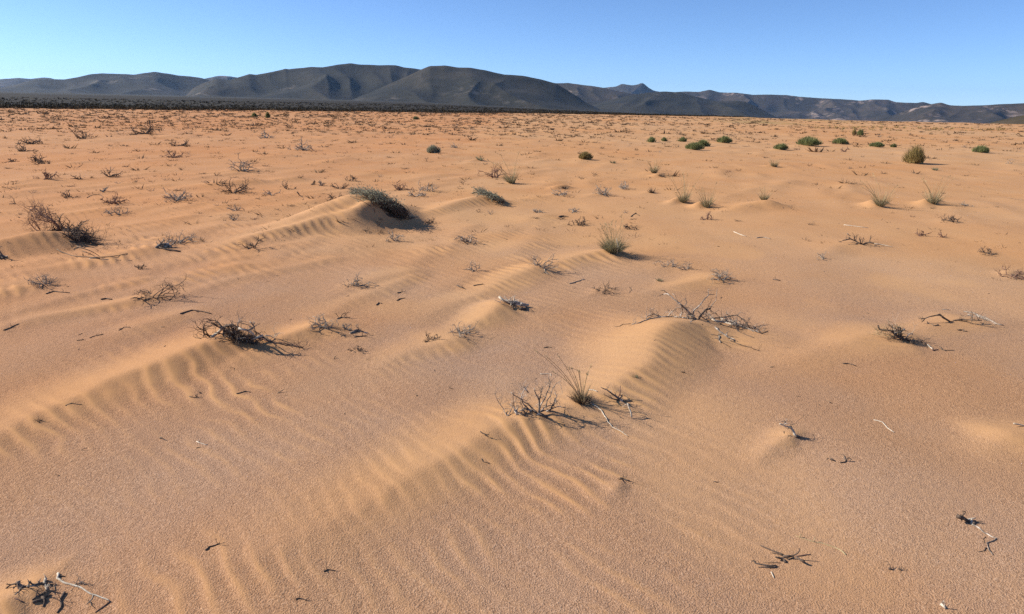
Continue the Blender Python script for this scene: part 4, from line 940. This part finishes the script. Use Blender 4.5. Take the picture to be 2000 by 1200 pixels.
# small single twigs, traced in picture pixels
TW = [
 ('thin dark stick slanting on coarse sand at the left edge', [(7,646),(20,641),(37,633)], .0042, 'dark'), ('small forked dark twig in the left middle, above the left ridge', [(232,646),(242,640),(255,641)], .0042, 'dark'),
 ('thin bent dark twig left of the small forked twig', [(175,661),(188,656),(201,653)], .004, 'dark'), ('faint short twig left of the thin bent dark twig', [(150,666),(164,664)], .003, 'brown'), ('tiny four pronged black twig on bare sand', [(370,775),(379,777),(388,776)], .0036, 'dark'),
 ('small twig with a red sand tail in the left middle foreground', [(462,770),(480,765),(490,767)], .0036, 'dark'), ('brown thin twig lying left of the rippled ridge', [(128,793),(140,788),(160,791)], .0026, 'brown'), ('white stick sliver alone on coarse sand', [(384,863),(394,867),(406,870)], .0028, 'pale'),
 ('bent dark twig with a loop casting on ripples at bottom left', [(401,1076),(408,1069),(420,1066),(429,1062)], .0032, 'dark'), ('tiny arrow shaped twig at the bottom, left of middle', [(632,1117),(640,1113),(656,1116)], .0026, 'dark'), ('tiny tangle of dark twigs at the bottom edge', [(578,1172),(585,1169),(598,1174)], .0022, 'dark'),
 ('small dark sprig with its shadow on the bright crest', [(938,843),(944,847),(956,850)], .003, 'dark'), ('black chip on a little sand cone in the lower middle', [(1210,936),(1217,937),(1230,941)], .0055, 'dark'), ('tiny dark chip in the lower right middle', [(1394,941),(1402,943)], .003, 'dark'),
 ('small dark twig on a hump below the cream stub cluster', [(1646,711),(1656,711),(1672,716)], .0045, 'dark'), ('tiny thorn on the rippled slope right of the tiny spiky plant', [(1330,727),(1338,729)], .0036, 'dark'), ('short dark log right of the forked stub', [(684,652),(697,645),(712,650),(718,651)], .010, 'mixed'),
 ('small twig under the short dark log', [(692,659),(704,658),(716,657)], .005, 'dark'), ('dark stick just above the forked stub', [(659,624),(668,620),(676,622)], .008, 'dark'), ('pair of dark pebbles of wood at the bottom right', [(1735,1112),(1743,1114)], .0045, 'dark'),
 ('dark lone lump right of the paired wood pebbles', [(1754,1112),(1760,1115)], .0035, 'dark'), ('small pale stone like chip at the bottom right edge', [(1838,1182),(1846,1190)], .0055, 'pale'), ('thin hooked twig on the lee slope in the lower middle', [(940,896),(943,902),(957,906)], .0022, 'dark'),
 ('long low stick lying across the left middle sand', [(352,614),(375,607),(398,610),(413,614)], .0062, 'dark'), ('thin stick with a bud end at the left', [(90,575),(105,570),(136,573)], .006, 'dark'), ('dark low twig on the sand rise left of the bare spreading bush', [(197,586),(207,584),(219,586)], .007, 'dark'),
 ('angular thin twig like a bent staple at the left', [(170,387),(182,381),(196,381),(197,391)], .008, 'brown'), ('slanting single stick with shadow left of the big dune', [(580,375),(585,382),(591,391)], .012, 'dark'), ('small peg with a long low stick at the left edge', [(18,399),(30,398),(27,389)], .010, 'dark'),
 ('short dark twig in the middle right of the bare pale bush', [(776,573),(783,572)], .007, 'dark'), ('curved hook twig just below the short dark middle twig', [(775,588),(783,584),(791,583)], .005, 'brown'), ('dark slanting stick up left of the pale log hump', [(893,559),(899,562),(906,564)], .008, 'dark'),
 ('long faint stick left of the pale log hump', [(925,559),(935,557),(944,556)], .006, 'brown'), ('small bent twig at the middle above the grey green twiggy plant', [(735,597),(740,592),(746,594)], .006, 'dark'), ('curved brown twig above the right mound of the large tussock', [(1232,424),(1242,417),(1249,422)], .008, 'brown'),
 ('dark stub with a black shadow left above the large tussock', [(1092,425),(1100,423),(1106,424)], .014, 'dark'), ('thin straight stick on the coarse sand left of the rippled mound', [(1112,555),(1125,551),(1142,546)], .005, 'grey'), ('upright thin peg right of the row of small dark twigs', [(1229,572),(1229,561)], .004, 'brown'),
 ('short stick at the left of the bright rippled mound', [(1062,680),(1070,678),(1078,680)], .0036, 'brown'), ('small arched twig on the coarse flat in the middle right', [(1510,547),(1524,549)], .007, 'dark'),
]
for k, (lab, pts, r, mt) in enumerate(TW):
    nm = 'dead_stick' if 'stick' in lab else 'dead_log' if 'log' in lab else 'dead_twig'
    t = Traced(nm, lab, nm.split('_')[1], pts[len(pts) // 2], 0, 0, 1, .03, 50 + k)
    t.limb(pts, r, r * .55, mt, 's' if ('fork' in lab or 'peg' in lab or 'sprig' in lab or 'prong' in lab or 'slanting single' in lab or 'staple' in lab) else 'g', twigs=3 if ('fork' in lab or 'prong' in lab or 'tangle' in lab or 'sprig' in lab or 'arrow' in lab) else 1, twl=max(.02, r * 8))

# ------------------------------------------------------------------ low shrubs dotted over the far sand
protos = []
for i in range(8):
    protos.append(merge(dead_bush_parts(700 + i, 1.0, .42, 7, 1, (-.2, 0), .020, .35)).mesh('dry_shrub', MAT[['brown', 'dark', 'mixed', 'brown', 'grey', 'dark', 'brown', 'red'][i]]))
def density(px, py):
    left = np.interp(px, [0, 500, 1000, 1400, 2000], [1.0, .95, .75, .5, .45])
    return left
cand = []; g = np.random.default_rng(44); taken = [(p[1], p[2]) for p in PLANTS]
while len(cand) < 230:
    px = g.uniform(-20, 2020); py = 217 + px * .0195 + 205 * g.random() ** 1.9
    if g.random() > density(px, py): continue
    if px > 1150 and py > 350 and g.random() < .7: continue
    if any(abs(px - a) < 20 and abs(py - b2) < 7 for a, b2 in taken): continue
    taken.append((px, py)); cand.append((px, py))
for i, (px, py) in enumerate(cand):
    b = G(px, py); s = mpp(px, py); w = g.uniform(9, 24) * s * np.interp(py, [215, 260, 420], [.45, .75, .9])
    o = bpy.data.objects.new('dry_shrub', protos[g.integers(0, 8)]); C.objects.link(o)
    o.location = b; o.rotation_euler = (0, 0, g.uniform(-.6, .6) + (math.pi if g.random() < .2 else 0)); hs = g.uniform(.45, .95); o.scale = (w, w, w * hs)
    tag(o, 'small dry twiggy shrub among many dotted over the far sand plain', 'shrub', 'small dry shrubs dotted over the far sand')

# uncountable scrub: dry specks on the far sand, the dark belt beyond it
def clumps(name, spots, mat, ntri, flat=.55):
    g = np.random.default_rng(len(spots)); V = []; F = []; n = 0
    for x, y, z, w in spots:
        a = g.uniform(0, 2 * np.pi, ntri); rr = np.sqrt(g.random(ntri)) * w * .22
        c = np.stack([x + rr * np.cos(a), y + rr * np.sin(a), np.full(ntri, z)], -1)
        far = min(1.0, math.hypot(x, y) / 90)
        d2 = np.stack([np.cos(a) * g.uniform(.1, .5, ntri), np.sin(a) * g.uniform(.1, .5, ntri), g.uniform(.05, 1.0, ntri) ** 1.5 * flat], -1) * w * g.uniform(.5, 1.1, (ntri, 1)) + g.normal(0, .10 * w, (ntri, 3)) * (1, 1, .5)
        th = g.uniform(0, 2 * np.pi, ntri); d1 = np.stack([np.cos(th), np.sin(th), g.normal(0, .3, ntri)], -1) * w * (.022 + .10 * far)
        tri = np.stack([c - d1, c + d1, c + d2], 1).reshape(-1, 3); V.append(tri); F.append(np.arange(n, n + 3 * ntri).reshape(-1, 3)); n += 3 * ntri
    me = bpy.data.meshes.new(name); me.from_pydata(np.concatenate(V).tolist(), [], np.concatenate(F).tolist()); me.materials.append(mat)
    o = bpy.data.objects.new(name, me); C.objects.link(o); o['kind'] = 'stuff'; return o
g = np.random.default_rng(9); spots = []
while len(spots) < 7000:
    r = 1 / (1 / 195 + (1 / 8 - 1 / 195) * g.random() ** 2.9); a = g.uniform(-.72, .70); x, y = r * math.sin(a), r * math.cos(a)
    if g.random() > np.interp(math.degrees(a), [-40, 0, 20, 40], [1, .7, .3, .25]): continue
    spots.append((x, y, H(x, y) - .02, min(.10 * math.exp(g.normal(0, .5)) * (.45 + r / 24), 1.0)))
for i in range(5200):
    r = 1 / (1 / 210 + (1 / 42 - 1 / 210) * g.random() ** 1.4); a = g.uniform(-.74, .66)
    if g.random() > np.interp(math.degrees(a), [-40, 0, 15, 40], [1, .75, .4, .3]): continue
    x, y = r * math.sin(a), r * math.cos(a); spots.append((x, y, H(x, y) - .03, g.uniform(.25, .6) * (.6 + r / 130)))
o = clumps('dry_scrub', spots, MAT['scrubdry'], 22, .34); tag(o, 'countless dry scrub specks over the far sand', 'scrub')
spots = []
while len(spots) < 9000:
    a = g.uniform(-.74, .66); d = math.degrees(a); e = np.interp(d, [-45, -37, -20, -4, 2, 10, 18, 24, 45], [150, 150, 175, 215, 260, 270, 300, 520, 520])
    r = e * (.90 + .10 * g.random() ** .3 + 2.4 * g.random() ** 2.4)
    if d > 21: continue
    x, y = r * math.sin(a), r * math.cos(a); spots.append((x, y, H(x, y) - .1, g.uniform(.5, 1.25) * (1 + r / 700)))
o = clumps('dark_scrub', spots, MAT['scrub'], 18, .6); tag(o, 'belt of dark scrub between the sand and the hills', 'scrub')
spots = []
for i in range(150):                                  # thin green scrub line on the right
    px = g.uniform(1590, 1990); py = 252 + (px - 1800) * .012 + g.normal(0, 2.0); b = G(px, py); spots.append((b[0], b[1], b[2] - .05, g.uniform(.25, .7)))
o = clumps('green_scrub', spots, MAT['olive'], 18, .6); tag(o, 'thin line of low scrub along the right sand rise', 'scrub')
# bits of twig litter lying about
mb = MB(); g = np.random.default_rng(21)
for i in range(190):
    r = 3.2 * (8 ** g.random()); a = g.uniform(-.75, .75); x, y = r * math.sin(a), r * math.cos(a); L = g.uniform(.008, .03) * (1 + r / 9); th = g.uniform(0, 6.28)
    d = np.array([math.cos(th), math.sin(th), 0]) * L; p = np.array([x, y, H(x, y)]); q = p + d; q[2] = H(q[0], q[1]) + g.uniform(0, .5) * L; mid = (p + q) / 2 + g.normal(0, L * .12, 3); mid[2] = max(mid[2], H(mid[0], mid[1]) + .001)
    mb.tube([p, mid, q], L * g.uniform(.05, .12), L * .03, 3)
o = mb.build('twig_litter', MAT['brown']); o['kind'] = 'stuff'; tag(o, 'tiny bits of twig litter strewn over the sand', 'litter')

# ------------------------------------------------------------------ air
def haze():
    me = bpy.data.meshes.new('haze'); a = 16500; z0, z1 = -260, 620
    v = [(x, y, z) for z in (z0, z1) for y in (-a, a) for x in (-a, a)]
    me.from_pydata(v, [], [(0, 2, 3, 1), (4, 5, 7, 6), (0, 1, 5, 4), (2, 6, 7, 3), (0, 4, 6, 2), (1, 3, 7, 5)])
    m = bpy.data.materials.new('air'); m.use_nodes = True; t = m.node_tree; t.nodes.clear()
    v_ = t.nodes.new('ShaderNodeVolumePrincipled'); v_.inputs['Color'].default_value = (.36, .60, 1, 1); v_.inputs['Density'].default_value = 2.3e-5; v_.inputs['Anisotropy'].default_value = .2
    out = t.nodes.new('ShaderNodeOutputMaterial'); t.links.new(v_.outputs[0], out.inputs['Volume'])
    me.materials.append(m); o = bpy.data.objects.new('haze', me); C.objects.link(o); o['kind'] = 'stuff'
haze()
